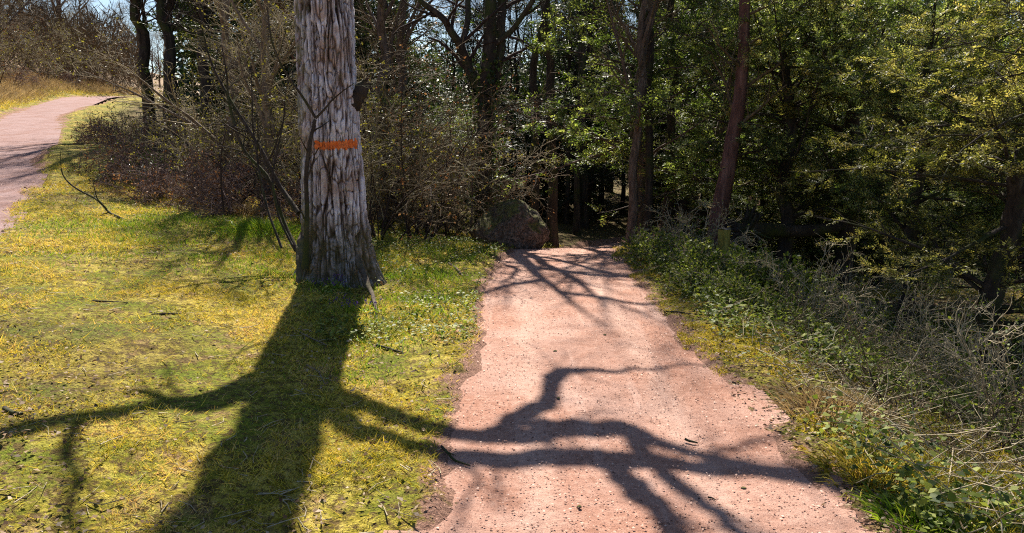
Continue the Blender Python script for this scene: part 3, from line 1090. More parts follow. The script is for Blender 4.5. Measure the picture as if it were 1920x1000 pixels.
# ------------------------------------------------------------------ shrubs
def shrub(n, h, spread, stem, twig, name='shrub', cat='shrub', leafm=None, leafn=0, leafl=.05, arch=0., r=.010, dens=(8, 6, 4), lean=0., tk=1.2):
    root = proto_thing(name, cat)
    a, c = MB(), MB()
    ang = U(0, 6.28, n)
    base = np.stack([np.cos(ang), np.sin(ang), 0 * ang], -1) * U(0, .25, (n, 1)) * spread
    D = nrm(np.stack([np.cos(ang) * spread / h + lean, np.sin(ang) * spread / h, np.ones(n)], -1) + rng.normal(size=(n, 3)) * .18)
    pts = [base - [0, 0, .05]]
    Ls = h * U(.7, 1.15, (n, 1))
    for q in range(9):
        D = nrm(D + rng.normal(size=D.shape) * .10 + np.array([0, 0, -arch * q / 9]))
        pts.append(pts[-1] + D * Ls / 9)
    P = np.stack(pts, 1)
    R = r * U(.7, 1.3, (n, 1)) * np.linspace(1, .3, 10)[None]
    tubes(a, P, R, 6)
    P1, R1 = sprout(P, R, dens[0], h * .38, .7, 6, .6, .15, 1., .05, .16, .4, .4, rmin=.0035 * tk, bend=-arch * .1)
    tubes(c, P1, R1, 4)
    P2, R2 = sprout(P1, R1, dens[1], h * .17, .8, 4, .65, .1, 1., .03, .2,   .3, .5, rmin=.0027 * tk)
    tubes(c, P2, R2, 3)
    mats = [twig]
    last = P2
    if dens[2]:
        P3, R3 = sprout(P2, R2, dens[2], h * .07, .8, 3, .7, .1, 1., .0, .2, .3, .6, rmin=.002 * tk)
        tubes(c, P3, R3, 3)
        last = P3
    if leafm:
        mats.append(leafm)
        sel = rng.integers(0, len(last), leafn)
        leaves(c, last[sel, -1] + rng.normal(size=(leafn, 3)) * .01, rng.normal(size=(leafn, 3)) + [0, 0, .2], U(.6, 1.3, leafn) * leafl, U(.5, .8, leafn) * leafl, 1)
    return Kind(root, [a.obj('stem', stem, root, kind='stuff'), c.obj('twigs', mats, root, kind='stuff')])


BRAMBLE = shrub(16, 1.15, .85, M['twig_red'], M['twig_red'], 'bramble', 'bramble', M['drybrown'], 1300, .035, .55, .006, (9, 6, 3))
BRAMBLE2 = shrub(14, 1.1, .9, M['twig_dark'], M['twig_red'], 'bramble', 'bramble', M['ivy'], 1800, .04, .6, .006, (9, 6, 3))
THICK = shrub(10, 2.6, 1.0, M['twig_dark'], M['twig_olive'], 'bare_shrub', 'shrub', M['bud'], 1900, .04, .15, .013, (7, 5, 3), tk=1.8)
THICK2 = shrub(11, 2.6, 1.1, M['twig_dark'], M['twig_brown'], 'bare_shrub', 'shrub', M['drybrown'], 1100, .035, .2, .012, (8, 6, 3), tk=1.6)
WHIP = shrub(9, 1.15, .6, M['twig_tan'], M['twig_tan'], 'bare_shrub', 'shrub', M['herb'], 420, .03, .25, .006, (5, 5, 2), tk=1.5)
WHIPD = shrub(8, 1.0, .6, M['twig_dark'], M['twig_brown'], 'bare_shrub', 'shrub', M['herb'], 420, .03, .25, .006, (5, 4, 2), tk=1.4)
LEAFY = shrub(14, .75, .55, M['twig_dark'], M['twig_tan'], 'leafy_shrub', 'shrub', M['herb'], 3600, .045, .35, .006, (7, 5, 2))

for kind, px, Yd, s, lab in (
    (BRAMBLE, 262, 15.0, 1.0, 'bramble at the road verge, leftmost of the tangle'),
    (BRAMBLE2, 300, 13.8, 1.0, 'dark bramble next to the leftmost one by the road verge'),
    (BRAMBLE, 350, 13.0, 1.15, 'purple brown bramble in the middle of the left tangle'),
    (BRAMBLE, 285, 11.9, .62, 'small bramble spilling onto the sunny moss by the road'),
    (BRAMBLE, 420, 12.2, 1.3, 'tall bramble at the right end of the left tangle'),
    (BRAMBLE, 236, 20.0, 1.1, 'far bramble where the verge narrows under the roadside trees'),
    (BRAMBLE2, 262, 22.5, 1.4, 'dark bramble round the foot of the massive roadside tree'),
    (BRAMBLE, 310, 19.5, 1.4, 'far bramble right of the roadside pair'),
    (BRAMBLE2, 330, 16.5, 1.25, 'bramble under the dark roadside trees'),
    (BRAMBLE, 470, 11.5, 1.1, 'bramble between the sapling and the big tree'),
    (THICK, 450, 13.4, .8, 'tan twiggy shrub over the brambles, left of the big tree'),
    (THICK, 560, 12.0, .85, 'tan shrub partly hidden by the left edge of the big trunk'),
    (THICK, 385, 15.2, .85, 'tan shrub behind the middle of the bramble tangle'),
    (THICK, 712, 10.4, .95, 'tan twiggy shrub touching the right side of the big trunk'),
    (THICK2, 770, 10.8, .95, 'brown twiggy shrub, middle of those right of the big tree'),
    (THICK, 800, 12.4, .95, 'tan shrub arching behind the brown one, right of the big tree'),
    (THICK2, 845, 13.0, .72, 'small brown shrub left of the forked tree'),
    (THICK2, 690, 12.8, 1.1, 'brown shrub half behind the big trunk on its right'),
    (WHIP, 1262, 10.6, .7, 'pale bare shrub at the right side of the path end'),
    (WHIP, 1310, 9.6, .75, 'pale twiggy shrub in front of the leaning trunk'),
    (LEAFY, 1262, 9.5, .85, 'leafy low shrub nearest the right side of the path end'),
    (LEAFY, 1320, 8.6, .95, 'leafy dark shrub on the bank right of the lit path'),
    (LEAFY, 1400, 8.3, 1.0, 'leafy shrub in the middle of the right bank'),
    (LEAFY, 1430, 7.2, .75, 'leafy shrub on the bank level with the thin branch shadow'),
    (LEAFY, 1500, 8.8, .8, 'leafy shrub under the dark yew on the right bank'),
    (LEAFY, 1340, 7.5, .62, 'small leafy shrub at the mossy edge of the path'),
    (WHIP, 1500, 7.0, .7, 'pale tangled shrub halfway down the right bank'),
    (WHIP, 1600, 7.8, .65, 'pale shrub in front of the slim black yew trunk'),
    (WHIPD, 1560, 5.9, .6, 'dark thorny shrub above the foreground part of the bank'),
    (WHIP, 1660, 6.2, .7, 'pale bare shrub on the right bank beside a grassy patch'),
    (WHIP, 1800, 6.1, .8, 'pale shrub in front of the thick yew trunk at the right'),
    (WHIP, 1880, 5.4, .8, 'pale whippy shrub at the right edge of the photo'),
    (WHIPD, 1700, 4.5, .65, 'small dark shrub beside the near right edge of the path'),
    (WHIPD, 1835, 4.4, .65, 'dark twiggy shrub in the bottom right corner'),
    (WHIP, 1930, 4.6, .8, 'pale shrub cut off by the right edge near the bottom'),
):
    kind.put(pxy(px, Yd), turn(), s, lab)

# brush on the hillside foot
for q in range(16):
    Yd = 17 + q * 3.2
    x = float(road_re(Yd)) - ROADW - U(2.0, 4.0)
    (THICK2, THICK, BRAMBLE)[q % 3].put(gnd(x, Yd), turn(), U(.9, 1.5), 'brown brush at the foot of the hillside left of the road', 'brush along the far side of the road')


# sapling in front of the big trunk
def free_plant(name, label, cat, lines, mat, kids_=(5, .25), extra=None):
    root = thing(name, label, cat, (0, 0, 0))
    cr = MB()
    for pts, rad in lines:
        P = [np.array(depth(*p)) if len(p) == 3 else np.array(p[:3]) for p in pts]
        m = MB()
        cl, rs = line(P, 22, .02, rad)
        tubes(m, cl, rs, 7)
        m.obj('branch', mat, root)
        if kids_[0]:
            P2, R2 = sprout(cl, rs, kids_[0], kids_[1], .7, 5, .5, .3, 1., .1, .15, .2, .4, rmin=.0025)
            tubes(cr, P2, R2, 4)
            P3, R3 = sprout(P2, R2, 3, kids_[1] * .4, .7, 3, .6, .3, 1., .1, .15, .2, .4, rmin=.002)
            tubes(cr, P3, R3, 3)
    if kids_[0]:
        cr.obj('twigs', mat, root, kind='stuff')
    return root


free_plant('sapling', 'dark thin sapling growing up against the left face of the big trunk', 'sapling', [
    ([(572, 505, 7.2), (580, 400, 7.25), (578, 300, 7.25), (592, 222, 7.25)], [.035, .022, .02, .016]),
    ([(592, 222, 7.25), (560, 165, 7.2), (530, 120, 7.15), (505, 70, 7.1), (495, 10, 7.1)], [.014, .011, .010, .008, .005]),
    ([(592, 222, 7.25), (612, 190, 7.2), (640, 172, 7.15), (662, 158, 7.1)], [.012, .009, .006, .003])], M['bark_dark'], (4, .3))
free_plant('leaning_shrub', 'dark stems leaning left from the foot of the big tree', 'shrub', [
    ([(560, 400, 8.0), (520, 345, 8.2), (480, 270, 8.3), (440, 200, 8.4), (400, 125, 8.5), (385, 60, 8.5)], [.030, .026, .02, .017, .013, .006]),
    ([(556, 470, 7.9), (530, 420, 8.1), (500, 330, 8.2), (455, 280, 8.3), (430, 190, 8.4), (415, 80, 8.4)], [.028, .025, .019, .016, .012, .005]),
    ([(528, 465, 7.6), (505, 400, 7.8), (492, 340, 8.0), (470, 250, 8.2), (475, 120, 8.4)], [.013, .012, .010, .008, .004]),
    ([(548, 460, 7.6), (522, 405, 7.8), (512, 330, 8.0), (530, 240, 8.2), (545, 120, 8.3)], [.012, .011, .010, .007, .003])], M['bark_dark'], (9, .45))
free_plant('bare_sapling', 'slender bare sapling standing behind the boulder left of the forked tree', 'sapling', [
    ([(882, 432, 11.9), (888, 370, 11.9), (889, 310, 11.9), (894, 260, 11.9)], [.018, .015, .012, .005])], M['bark_grey'], (6, .35))
free_plant('bare_sapling', 'small thin sapling in the moss in front of the brambles', 'sapling', [
    ([(420, 400, 9.6), (417, 350, 9.6), (416, 300, 9.6), (425, 240, 9.6)], [.014, .012, .010, .004])], M['twig_dark'], (9, .4))
b0 = at(236, 416)
free_plant('fallen_branch', 'dark forked dead branch lying on the moss beside the road', 'branch', [
    ([(236, 414, b0[1]), (205, 398, b0[1] + .3), (180, 375, b0[1] + .4), (130, 345, b0[1] + .5), (112, 325, b0[1] + .5), (111, 283, b0[1] + .5)], [.016, .015, .013, .011, .009, .004]),
    ([(200, 392, b0[1] + .3), (184, 370, b0[1] + .3), (176, 340, b0[1] + .2)], [.010, .008, .003]),
    ([(205, 398, b0[1] + .3), (180, 408, b0[1] + .2), (150, 420, b0[1] + .1)], [.008, .006, .003])], M['bark_dark'], (3, .12))


# ------------------------------------------------------------------ boulder, stump, log
def rock(name, label, loc, size, seed, mat, cat='boulder', subdiv=5, rz=0.):
    import bmesh
    bm = bmesh.new()
    bmesh.ops.create_icosphere(bm, subdivisions=subdiv, radius=1)
    V = np.array([v.co[:] for v in bm.verts])
    r = 1 + .16 * fbm(V[:, 0] * 1.3 + seed, V[:, 1] * 1.3, V[:, 2] * 1.3, seed) + .07 * fbm(V[:, 0] * 5, V[:, 1] * 5, V[:, 2] * 5, seed + 3)
    rg = np.random.default_rng(seed + 40)
    for k in range(6):          # flat cleaved faces
        nn = nrm(rg.normal(size=3) + [0, 0, .5])
        lim = rg.uniform(.78, .92)
        dd = V @ nn
        r = np.where(dd * r > lim, r * (1 - .75 * (1 - lim / np.maximum(dd * r, 1e-6))), r)
    V = V * r[:, None]
    V[:, 0] *= 1 - .22 * np.clip(V[:, 2], 0, 1)
    V = V * np.asarray(size)
    for v, c in zip(bm.verts, V):
        v.co = c
    me = bpy.data.meshes.new(name)
    bm.to_mesh(me)
    bm.free()
    for p in me.polygons:
        p.use_smooth = True
    me.materials.append(mat)
    o = bpy.data.objects.new(name, me)
    COL.objects.link(o)
    o.location = [float(c) for c in loc]
    o.rotation_euler = (0, 0, rz)
    o['label'] = label
    o['category'] = cat
    return o


g = NT('mossy_stone')
v = g.coord((1, 1, 1))
n_ = g.noise(v, 9, 6, .7)
c = g.ramp(n_, [(.3, (.05, .035, .028)), (.5, (.15, .11, .09)), (.72, (.30, .24, .20))])
nzs = g.n('SeparateXYZ', {0: g.n('NewGeometry').outputs['Normal']}).outputs[2]
mm = g.math('ADD', nzs, g.math('MULTIPLY', g.math('SUBTRACT', g.noise(v, 4, 5, .7), .5), 2.2))
c = g.mixc(g.ramp(mm, [(.35, (0, 0, 0)), (.75, (.85, .85, .85))]), c, g.mixc(n_, (.06, .07, .014), (.20, .20, .04)))
c = g.mixc(g.ramp(g.noise(v, 26, 5, .75), [(.42, (.8, .8, .8)), (.55, (0, 0, 0))]), c, (.035, .025, .018))
M['stone'] = g.out(g.pbr(c, .92, g.bump(n_, .06), .15))
bp = at(958, 456)
rock('boulder', 'large rounded mossy boulder at the left of the path end', (bp[0] + .0, 11.35, gz(0, 11.3) + .20), (.56, .48, .50), 5, M['stone'])
s1 = at(790, 415)
rock('stone', 'dark mossy stone among the shrubs right of the big tree', (s1[0], s1[1], s1[2] + .05), (.34, .26, .20), 9, M['stone'], 'stone', 4)
s2 = at(866, 400)
rock('stone', 'small sunlit stone on the lit ground left of the forked tree', (s2[0], s2[1], s2[2] + .05), (.22, .16, .12), 13, M['stone'], 'stone', 4)


def stump():
    root = thing('tree_stump', 'short mossy yellow green stump on the right bank below the leaning trunk', 'stump', (0, 0, 0))
    Yd = 8.9
    p = depth(1356, 470, Yd)
    z0 = gz(p[0], Yd)
    mb = MB()
    P, R = line([(p[0], Yd, z0 - .1), (p[0] + .01, Yd, z0 + .25), (p[0], Yd, z0 + .62)], 16, .0, [.10, .075, .07, .075])
    R = R * (1 + .08 * vn(np.arange(16) * .9, 1, 0, 5))[None]
    tubes(mb, P, R, 14)
    mb.obj('trunk', bark_mat('mossy_bark', (.06, .05, .02), (.20, .18, .04), (.34, .30, .09), 20), root)
    tp = MB()
    a = np.arange(14) / 14 * 6.283
    V = np.stack([P[0, -1, 0] + np.cos(a) * .074, P[0, -1, 1] + np.sin(a) * .074, P[0, -1, 2] + .012 * rng.normal(size=14)], -1)
    V = np.vstack([V, P[0, -1] + [0, 0, .01]])
    tp.add(V, np.array([[k, (k + 1) % 14, 14] for k in range(14)]))
    tp.obj('cut_top', M['bark_pale'], root)


stump()


# dark root plate of a fallen tree on the right
def root_plate():
    root = thing('fallen_tree', 'upturned dark root plate with its trunk lying behind the right bank shrubs', 'fallen tree', (0, 0, 0))
    Yd = 10.8
    c0 = depth(1400, 430, Yd)
    c0[2] = max(c0[2], gz(c0[0], Yd) + .25)
    mb = MB()
    n = 46
    a = U(0, 6.283, n)
    D = np.stack([np.cos(a), U(-.4, .4, n), np.sin(a)], -1)
    pts = [np.repeat(c0[None], n, 0)]
    for q in range(5):
        D = nrm(D + rng.normal(size=D.shape) * .25)
        pts.append(pts[-1] + D * U(.04, .09, (n, 1)))
    P = np.stack(pts, 1)
    tubes(mb, P, .035 * np.linspace(1, .25, 6)[None] * U(.6, 1.3, (n, 1)), 6)
    mb.obj('roots', M['bark_dark'], root, kind='stuff')
    lg = MB()
    e = c0 + [1.7, .5, .02]
    P, R = line([c0, (c0 + e) / 2 + [0, 0, -.05], e], 20, .03, [.11, .09, .07])
    tubes(lg, P, R, 12)
    lg.obj('trunk', M['bark_dark'], root)


root_plate()


# ------------------------------------------------------------------ ground cover
def scatter(n, y0, y1, xl, xr, pw=1.6):
    """points packed towards the camera between two edges xl(y)..xr(y)"""
    y = y0 + (y1 - y0) * rng.random(n) ** pw
    x = xl(y) + (xr(y) - xl(y)) * rng.random(n)
    return x, y


def frame_l(y):
    return -.70 * y - .4


def frame_r(y):
    return .70 * y + .4


def plft(y):
    return path_c(y) - path_half(y)


def prgt(y):
    return path_c(y) + path_half(y)


def blades(name, x, y, L, W, mat, lean=.6, rnd=None, **props):
    n = len(x)
    z = hground(x, y)
    B = np.stack([x, y, z - .004], -1)
    D = nrm(np.stack([rng.normal(size=n) * lean, rng.normal(size=n) * lean, np.ones(n)], -1))
    S = nrm(np.cross(D, rng.normal(size=(n, 3))))
    L = np.broadcast_to(L, (n,))[:, None]
    W = np.broadcast_to(W, (n,))[:, None]
    V = np.stack([B - S * W / 2, B + S * W / 2, B + D * L + np.stack([D[:, 0], D[:, 1], 0 * x], -1) * L * .4], 1)
    mb = MB()
    mb.add(V, np.arange(3 * n).reshape(-1, 3), 0, np.repeat(rng.random(n) if rnd is None else rnd, 3))
    return mb.obj(name, mat, kind='stuff', **props)


# short mossy lawn on the left
x, y = scatter(330000, 2.5, 15, frame_l, lambda y: plft(y) + .25, 1.5)
sp, sr = edge_s(x, y)
e = np.maximum(sp, sr)
dn = fbm(x * 1.4, y * 1.4, 0, 141)
keep = (e < -.02) & (rng.random(len(x)) < np.clip(.25 - e * 2.2, 0, 1) * np.clip(.62 + .95 * dn, .06, 1))
keep &= np.hypot(x - BX, y - BY) > .42
x, y, dn = x[keep], y[keep], dn[keep]
rn = np.clip(.56 + .34 * fbm(x * 3.1, y * 3.1, 0, 143) + rng.normal(size=len(x)) * .26, 0, 1)
blades('grass', x, y, U(.012, .042, len(x)) * np.where(rng.random(len(x)) < .06, 2.1, 1) * (.7 + y * .07), U(.003, .006, len(x)) * (.6 + y * .09), M['grass'], .9, rn)

# lusher green grass before the brambles, round the tree and along the path
x, y = scatter(150000, 4.5, 15, frame_l, lambda y: plft(y) + .1, 1.)
sp, sr = edge_s(x, y)
a1 = np.exp(-(((x + 3.2) / 1.9) ** 2 + ((y - 9.6) / 1.6) ** 2))
a2 = np.exp(-(((x + .95) / .55) ** 2 + ((y - 8.7) / 2.3) ** 2))
a3 = np.exp(-((np.hypot(x - BX, y - BY) - .5) / .25) ** 2) * .7
w = np.maximum(np.maximum(a1, a2), a3) * (.55 + .8 * fbm(x * 2, y * 2, 0, 147))
keep = (np.maximum(sp, sr) < -.05) & (rng.random(len(x)) < w) & (np.hypot(x - BX, y - BY) > .4)
x, y = x[keep], y[keep]
blades('grass', x, y, U(.04, .10, len(x)), U(.005, .009, len(x)), M['greengrass'], .5)

# right hand verge: moss strip along the path, grass among the shrubs
x, y = scatter(190000, 2.8, 14, lambda y: prgt(y) - .3, lambda y: prgt(y) + .9, 1.3)
sp, sr = edge_s(x, y)
dn = fbm(x * 2.2, y * 2.2, 0, 151)
patch = (dn > .45) & (x > prgt(y) - .5)
keep = ((sp < .0) | patch) & (rng.random(len(x)) < np.clip(.45 + .7 * dn, 0.03, 1)) & ((y > 5.2) | (dn > .1))
x, y = x[keep], y[keep]
blades('grass', x, y, U(.012, .035, len(x)) * (.8 + y * .05), U(.004, .007, len(x)), M['grass'], .8, np.clip(.45 + rng.normal(size=len(x)) * .2, 0, 1))
x, y = scatter(110000, 2.6, 16, lambda y: prgt(y) + .5, frame_r, 1.1)
dn = fbm(x * .9, y * .9, 0, 153)
keep = (rng.random(len(x)) < np.clip(dn * 1.6 + .05, 0.02, 1) * .9)
x, y = x[keep], y[keep]
blades('grass', x, y, U(.04, .12, len(x)), U(.004, .008, len(x)), M['grass'], .65, np.clip(.3 + rng.normal(size=len(x)) * .2, 0, 1))

# low leafy herbs
def herbs(n, x, y, zlo, zhi, L, mat, name):
    n = len(x)
    z = hground(x, y) + U(0, 1, n) ** 1.5 * (zhi - zlo) + zlo
    mb = MB()
    D = np.stack([rng.normal(size=n), rng.normal(size=n), rng.normal(size=n) * .45], -1)
    NV = np.stack([rng.normal(size=n) * .5, rng.normal(size=n) * .5, np.ones(n)], -1)
    leaves(mb, np.stack([x, y, z], -1), D, L, L * .62, 0, None, .15, NV)
    return mb.obj(name, mat, kind='stuff')


x, y = scatter(85000, 2.8, 17, lambda y: prgt(y) + .25, frame_r, 1.0)
dn = fbm(x * 1.1, y * 1.1, 0, 157)
near = np.exp(-((x - prgt(y) - 1.2) / 1.1) ** 2) * (y > 5)
keep = rng.random(len(x)) < np.clip(.16 + .7 * dn + .5 * near, .04, 1)
x, y = x[keep], y[keep]
herbs(0, x, y, .01, .20, U(.025, .055, len(x)), M['herb'], 'undergrowth')
x, y = scatter(26000, 5.5, 15, lambda y: -.26 * y, lambda y: plft(y) + .05, .9)
sp, sr = edge_s(x, y)
keep = (sp < -.05) & (rng.random(len(x)) < np.clip(.5 + .7 * fbm(x * 1.6, y * 1.6, 0, 159), 0, 1)) & (np.hypot(x - BX, y - BY) > .5)
x, y = x[keep], y[keep]
herbs(0, x, y, .005, .09, U(.02, .045, len(x)), M['herb'], 'low_herbs')

# leaf litter
x1, y1 = scatter(15000, 2.6, 14, lambda y: prgt(y) - .1, frame_r, 1.2)
x2, y2 = scatter(16000, 2.5, 13, frame_l, lambda y: plft(y) + .1, 1.2)
keep = rng.random(len(x2)) < np.clip(.25 + .7 * fbm(x2 * .8, y2 * .8, 0, 163), .04, 1)
x3, y3 = scatter(9000, 10, 30, lambda y: -.5 * y, lambda y: .6 * y, 1.)
x = np.concatenate([x1, x2[keep], x3])
y = np.concatenate([y1, y2[keep], y3])
sp, sr = edge_s(x, y)
k2 = np.maximum(sp, sr) < -.04 + .1 * (rng.random(len(x)) < .08)
x, y = x[k2], y[k2]
n = len(x)
mb = MB()
D = np.stack([rng.normal(size=n), rng.normal(size=n), rng.normal(size=n) * .25], -1)
leaves(mb, np.stack([x, y, hground(x, y) + U(.008, .03, n)], -1), D, U(.012, .030, n) * (1 + .05 * y), U(.008, .020, n) * (1 + .05 * y), 0, rng.random(n) ** .9, .2,
       np.stack([rng.normal(size=n) * .5, rng.normal(size=n) * .5, np.ones(n)], -1))
mb.obj('leaf_litter', M['litter'], kind='stuff')

# dead twigs strewn over the right bank
x1, y1 = scatter(2600, 2.7, 14, lambda y: prgt(y) + .35, frame_r, 1.1)
x2, y2 = scatter(500, 2.7, 12, frame_l, plft, 1.2)
x, y = np.concatenate([x1, x2]), np.concatenate([y1, y2])
up_ = np.where(x > 1, U(0, .28, len(x)), .0)
n = len(x)
a = U(0, 6.28, n)
D = nrm(np.stack([np.cos(a), np.sin(a), np.where(x > 1, rng.normal(size=n) * .6, 0)], -1))
L = U(.08, .42, (n, 1)) * np.where(x > 1, 1, .4)[:, None]
B = np.stack([x, y, hground(x, y) + .012 + up_ * rng.random(n)], -1)
D2 = nrm(D + rng.normal(size=D.shape) * [.4, .4, .15])
P = np.stack([B, B + D * L * .5, B + D * L * .5 + D2 * L * .5], 1)
P[..., 2] = np.maximum(P[..., 2], hground(P[..., 0], P[..., 1]) + .004)
mb = MB()
tubes(mb, P, U(.0016, .0045, (n, 1)) * np.array([[1, .8, .5]]), 3)
mb.obj('dead_twigs', M['twig_tan'], kind='stuff')

# dry grass on the far bank and a few tufts
x, y = scatter(60000, 12, 70, lambda y: road_re(y) - ROADW - 5.5, lambda y: road_re(y) - ROADW - .3, 1.2)
keep = rng.random(len(x)) < np.clip((road_re(y) - ROADW - x - .3) / 1.0, .1, 1)
x, y = x[keep], y[keep]
blades('dry_grass', x, y, U(.2, .5, len(x)), U(.015, .03, len(x)), M['drygrass'], .8)
x, y = scatter(22000, 10, 60, lambda y: road_re(y) - ROADW - 1.3, lambda y: road_re(y) - ROADW - .05, 1.2)
blades('grass', x, y, U(.06, .12, len(x)), U(.012, .02, len(x)), M['grass'], .6)


def tuft(label, px, py, n, L, mat, r=.12, name='grass_tuft', cat='grass tuft'):
    p = at(px, py)
    mb = MB()
    x = rng.normal(size=n) * r
    y = rng.normal(size=n) * r
    x, y = np.clip(x, -2 * r, 2 * r), np.clip(y, -2 * r, 2 * r)
    B = np.stack([x, y, hground(x + p[0], y + p[1]) - p[2] - .01], -1)
    D = nrm(np.stack([x / r * .5 + rng.normal(size=n) * .35, y / r * .5 + rng.normal(size=n) * .35, np.ones(n)], -1))
    P = np.stack([B, B + D * L * .5, B + nrm(D + [0, 0, -.35]) * L * .95], 1) * 1.
    S = nrm(np.cross(D, rng.normal(size=(n, 3)))) * .004
    V = np.stack([P[:, 0] - S, P[:, 0] + S, P[:, 1] + S * .8, P[:, 1] - S * .8, P[:, 2]], 1)
    i = np.arange(n)[:, None] * 5
    mb.add(V, np.concatenate([i, i + 1, i + 2, i + 3], 1), 0, np.repeat(rng.random(n), 5))
    mb.f.append(np.concatenate([i + 3, i + 2, i + 4], 1))
    mb.m.append(np.zeros(n, np.int32))
    o = mb.obj(name, mat)
    o.location = [float(c) for c in p]
    o['label'] = label
    o['category'] = cat


tuft('dry straw coloured tuft in the moss in front of the brambles', 452, 408, 700, .26, M['drygrass'], .16)
tuft('wispy dry tuft behind the small thin sapling', 388, 372, 600, .34, M['drygrass'], .16)
tuft('fresh green grass tuft left of the big tree', 500, 440, 800, .18, M['greengrass'], .22)
tuft('yellow grass tuft at the right edge of the path, below the thin branch shadow', 1640, 890, 700, .13, M['grass'], .11)
tuft('grass tuft on the right verge, above the end of the long branch shadow', 1560, 770, 800, .17, M['drygrass'], .14)
tuft('bright green grass tuft in the bottom right part of the bank', 1740, 985, 500, .13, M['greengrass'], .10)


def flowers(label, px, py, n, r):
    p = at(px, py)
    root = thing('flower_clump', label, 'flowers', p)
    a, f = MB(), MB()
    x, y = rng.normal(size=n) * r, rng.normal(size=n) * r
    z0 = hground(x + p[0], y + p[1]) - p[2]
    hh = U(.07, .14, n)
    P = np.stack([np.stack([x, y, z0], -1), np.stack([x + .01, y, z0 + hh * .6], -1), np.stack([x + .02, y + .01, z0 + hh], -1)], 1)
    tubes(a, P, np.full((n, 3), .0018), 3)
    leaves(a, np.repeat(P[:, 0], 4, 0), rng.normal(size=(4 * n, 3)) + [0, 0, .9], U(.05, .10, 4 * n), .012, 0)
    leaves(f, np.repeat(P[:, 2], 7, 0) + rng.normal(size=(7 * n, 3)) * .008, rng.normal(size=(7 * n, 3)), U(.012, .024, 7 * n), .014, 0)
    a.obj('leaves', M['greengrass'], root, kind='stuff')
    f.obj('petals', M['purple'], root, kind='stuff')


flowers('violet blue flowers at the very foot of the big trunk', 636, 545, 12, .06)
flowers('violet flowers in the shade in front of the big root', 662, 588, 18, .10)
flowers('few violet flowers at the left of the trunk shadow', 600, 560, 6, .09)


# sticks on the lawn and on the path
def stick(label, pts, r, mat, name='stick', fork=None):
    P = []
    for q in pts:
        p = at(*q)
        p[2] = max(gz(p[0], p[1]), float(hbase(p[0], p[1]))) + r * .9
        P.append(p)
    o = P[0].copy()
    mb = MB()
    cl, rs = line([p - o for p in P], 14, .006, [r, r * .9, r * .5])
    tubes(mb, cl, rs, 6)
    if fork is not None:
        P2, R2 = sprout(cl, rs, fork, np.linalg.norm(P[-1] - P[0]) * .3, .6, 4, .6, .2, .9, 0, .1, flat=1.)
        P2[..., 2] = np.maximum(P2[..., 2], -.005)
        tubes(mb, P2, R2, 5)
    ob = mb.obj(name, mat)
    ob.location = [float(c) for c in o]
    ob['label'] = label
    ob['category'] = 'stick'


stick('dark thin stick on the sunny moss, upper one of two lying level', [(172, 574), (205, 578), (240, 584)], .007, M['bark_dark'])
stick('dark thin stick on the sunny moss, lower and to the right of another', [(285, 604), (330, 606), (372, 604)], .007, M['bark_dark'])
stick('short thick dark stick near the left edge of the lawn', [(10, 776), (28, 786), (46, 792)], .014, M['bark_dark'])
stick('small dark stick on the path right of the crossing shadows', [(1284, 826), (1296, 829), (1308, 832)], .007, M['bark_dark'])
stick('tiny twig near the bottom right of the lit path', [(1328, 934), (1336, 937), (1343, 941)], .004, M['bark_dark'])
stick('dark twig pointing to the trunk from the lawn by the root', [(706, 650), (730, 656), (756, 664)], .010, M['bark_dark'], fork=2)
stick('pale twig lying in the broad trunk shadow', [(548, 618), (575, 636), (612, 652)], .006, M['bark_pale'], fork=2)
stick('pale bent twig in the trunk shadow near its left edge', [(575, 690), (598, 700), (610, 722)], .005, M['bark_pale'])
stick('dark stick at the left path edge by the double shadow', [(828, 846), (850, 866), (880, 876)], .007, M['bark_dark'], fork=1)
stick('pale stick across the left branch shadow', [(285, 780), (312, 768), (330, 772)], .006, M['bark_pale'])
stick('dark twig at the right path edge on the moss strip', [(1245, 588), (1270, 590), (1298, 594)], .009, M['bark_dark'], fork=1)
stick('dark twig poking up at the left edge of the path near the boulder', [(842, 500), (856, 508), (868, 520)], .014, M['bark_pale'], fork=1)
stick('long dark twig lying across the bank at the bottom right', [(1828, 876), (1868, 912), (1912, 950)], .008, M['bark_dark'], fork=2)

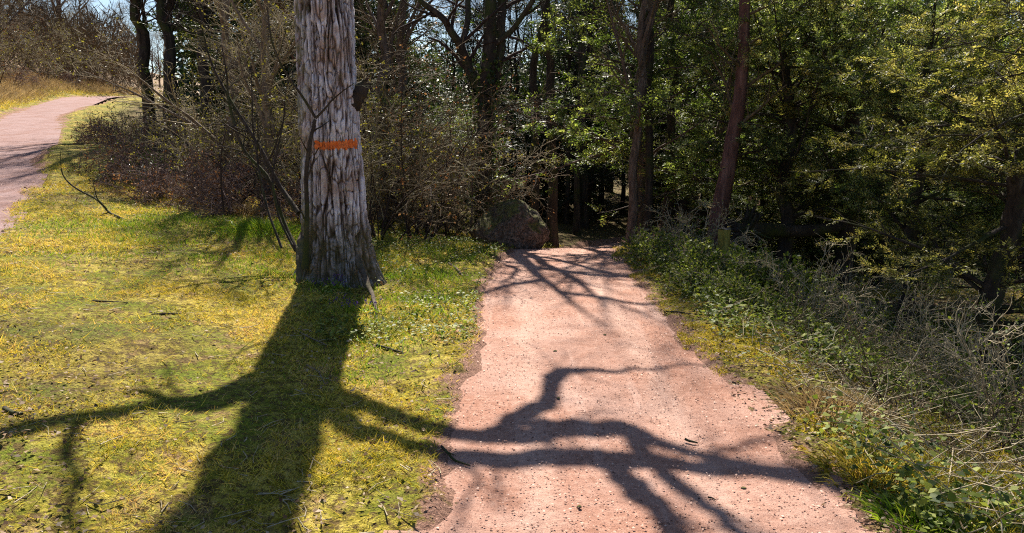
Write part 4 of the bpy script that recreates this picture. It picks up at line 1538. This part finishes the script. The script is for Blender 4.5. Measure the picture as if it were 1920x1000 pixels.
for label, px, py, s in (
    ('dark pebble beside the bent branch shadow', 1047, 748, .013),
    ('dark pebble on the lit path near the crossing shadows', 1394, 917, .013),
    ('small dark pebble left of the middle of the path', 1041, 660, .016),
    ('reddish pebble on the near left part of the path', 1086, 952, .012),
    ('dark pebble on the upper lit part of the path', 1134, 629, .014)):
    p = at(px, py)
    rock('pebble', label, (p[0], p[1], p[2] + s * .3), (s, s * .8, s * .6), int(px), M['stone'], 'pebble', 2)
p = at(82, 914)
rock('stone', 'flat dark lichen spotted stone in the lawn at the lower left', (p[0], p[1], p[2] - .005), (.085, .035, .022), 3, M['stone'], 'stone', 4)

# loose grit on the path and the road
x, y = scatter(17000, 2.6, 12, lambda y: plft(y) - .05, lambda y: prgt(y) + .15, 1.4)
x2, y2 = scatter(3000, 6, 20, lambda y: road_re(y) - ROADW, lambda y: road_re(y) + .1, 1.2)
x, y = np.concatenate([x, x2]), np.concatenate([y, y2])
n = len(x)
s = (.002 + .005 * rng.random(n) ** 2.5) * (1 + y * .03)
tet = np.array([[-1, -.7, 0], [1, -.6, 0], [0, 1.1, 0], [.1, 0, .9]])
az = U(0, 6.28, n)
ca, sa = np.cos(az)[:, None], np.sin(az)[:, None]
tx = ca * tet[:, 0] - sa * tet[:, 1]
ty = sa * tet[:, 0] + ca * tet[:, 1]
z = np.maximum(hbase(x, y), hground(x, y))
V = np.stack([x[:, None] + tx * s[:, None], y[:, None] + ty * s[:, None], z[:, None] + tet[None, :, 2] * s[:, None] * .8 + .001], -1)
i = np.arange(n)[:, None] * 4
F = np.concatenate([np.concatenate([i, i + 1, i + 3], 1), np.concatenate([i + 1, i + 2, i + 3], 1), np.concatenate([i + 2, i, i + 3], 1)])
mb = MB()
mb.add(V, F, 0, np.repeat(rng.random(n), 4))
g = NT('grit')
M['grit'] = g.out(g.pbr(g.ramp(g.attr(), [(.0, (.08, .04, .03)), (.35, (.25, .13, .10)), (.7, (.45, .26, .19)), (1., (.62, .44, .36))]), .9))
mb.obj('grit', M['grit'], kind='stuff')

for k_ in (YEW_A, YEW_B, YEW_C, SPR_A, DEEP_A, DEEP_B, BARE_A, BARE_B, BARE_C, BARE_D, POLE, BRAMBLE, BRAMBLE2, THICK, THICK2, WHIP, WHIPD, LEAFY):
    assert k_.used
tot = 0
for me in bpy.data.meshes:
    tot += len(me.loops) - 2 * len(me.polygons)
print('TRIANGLES', tot)
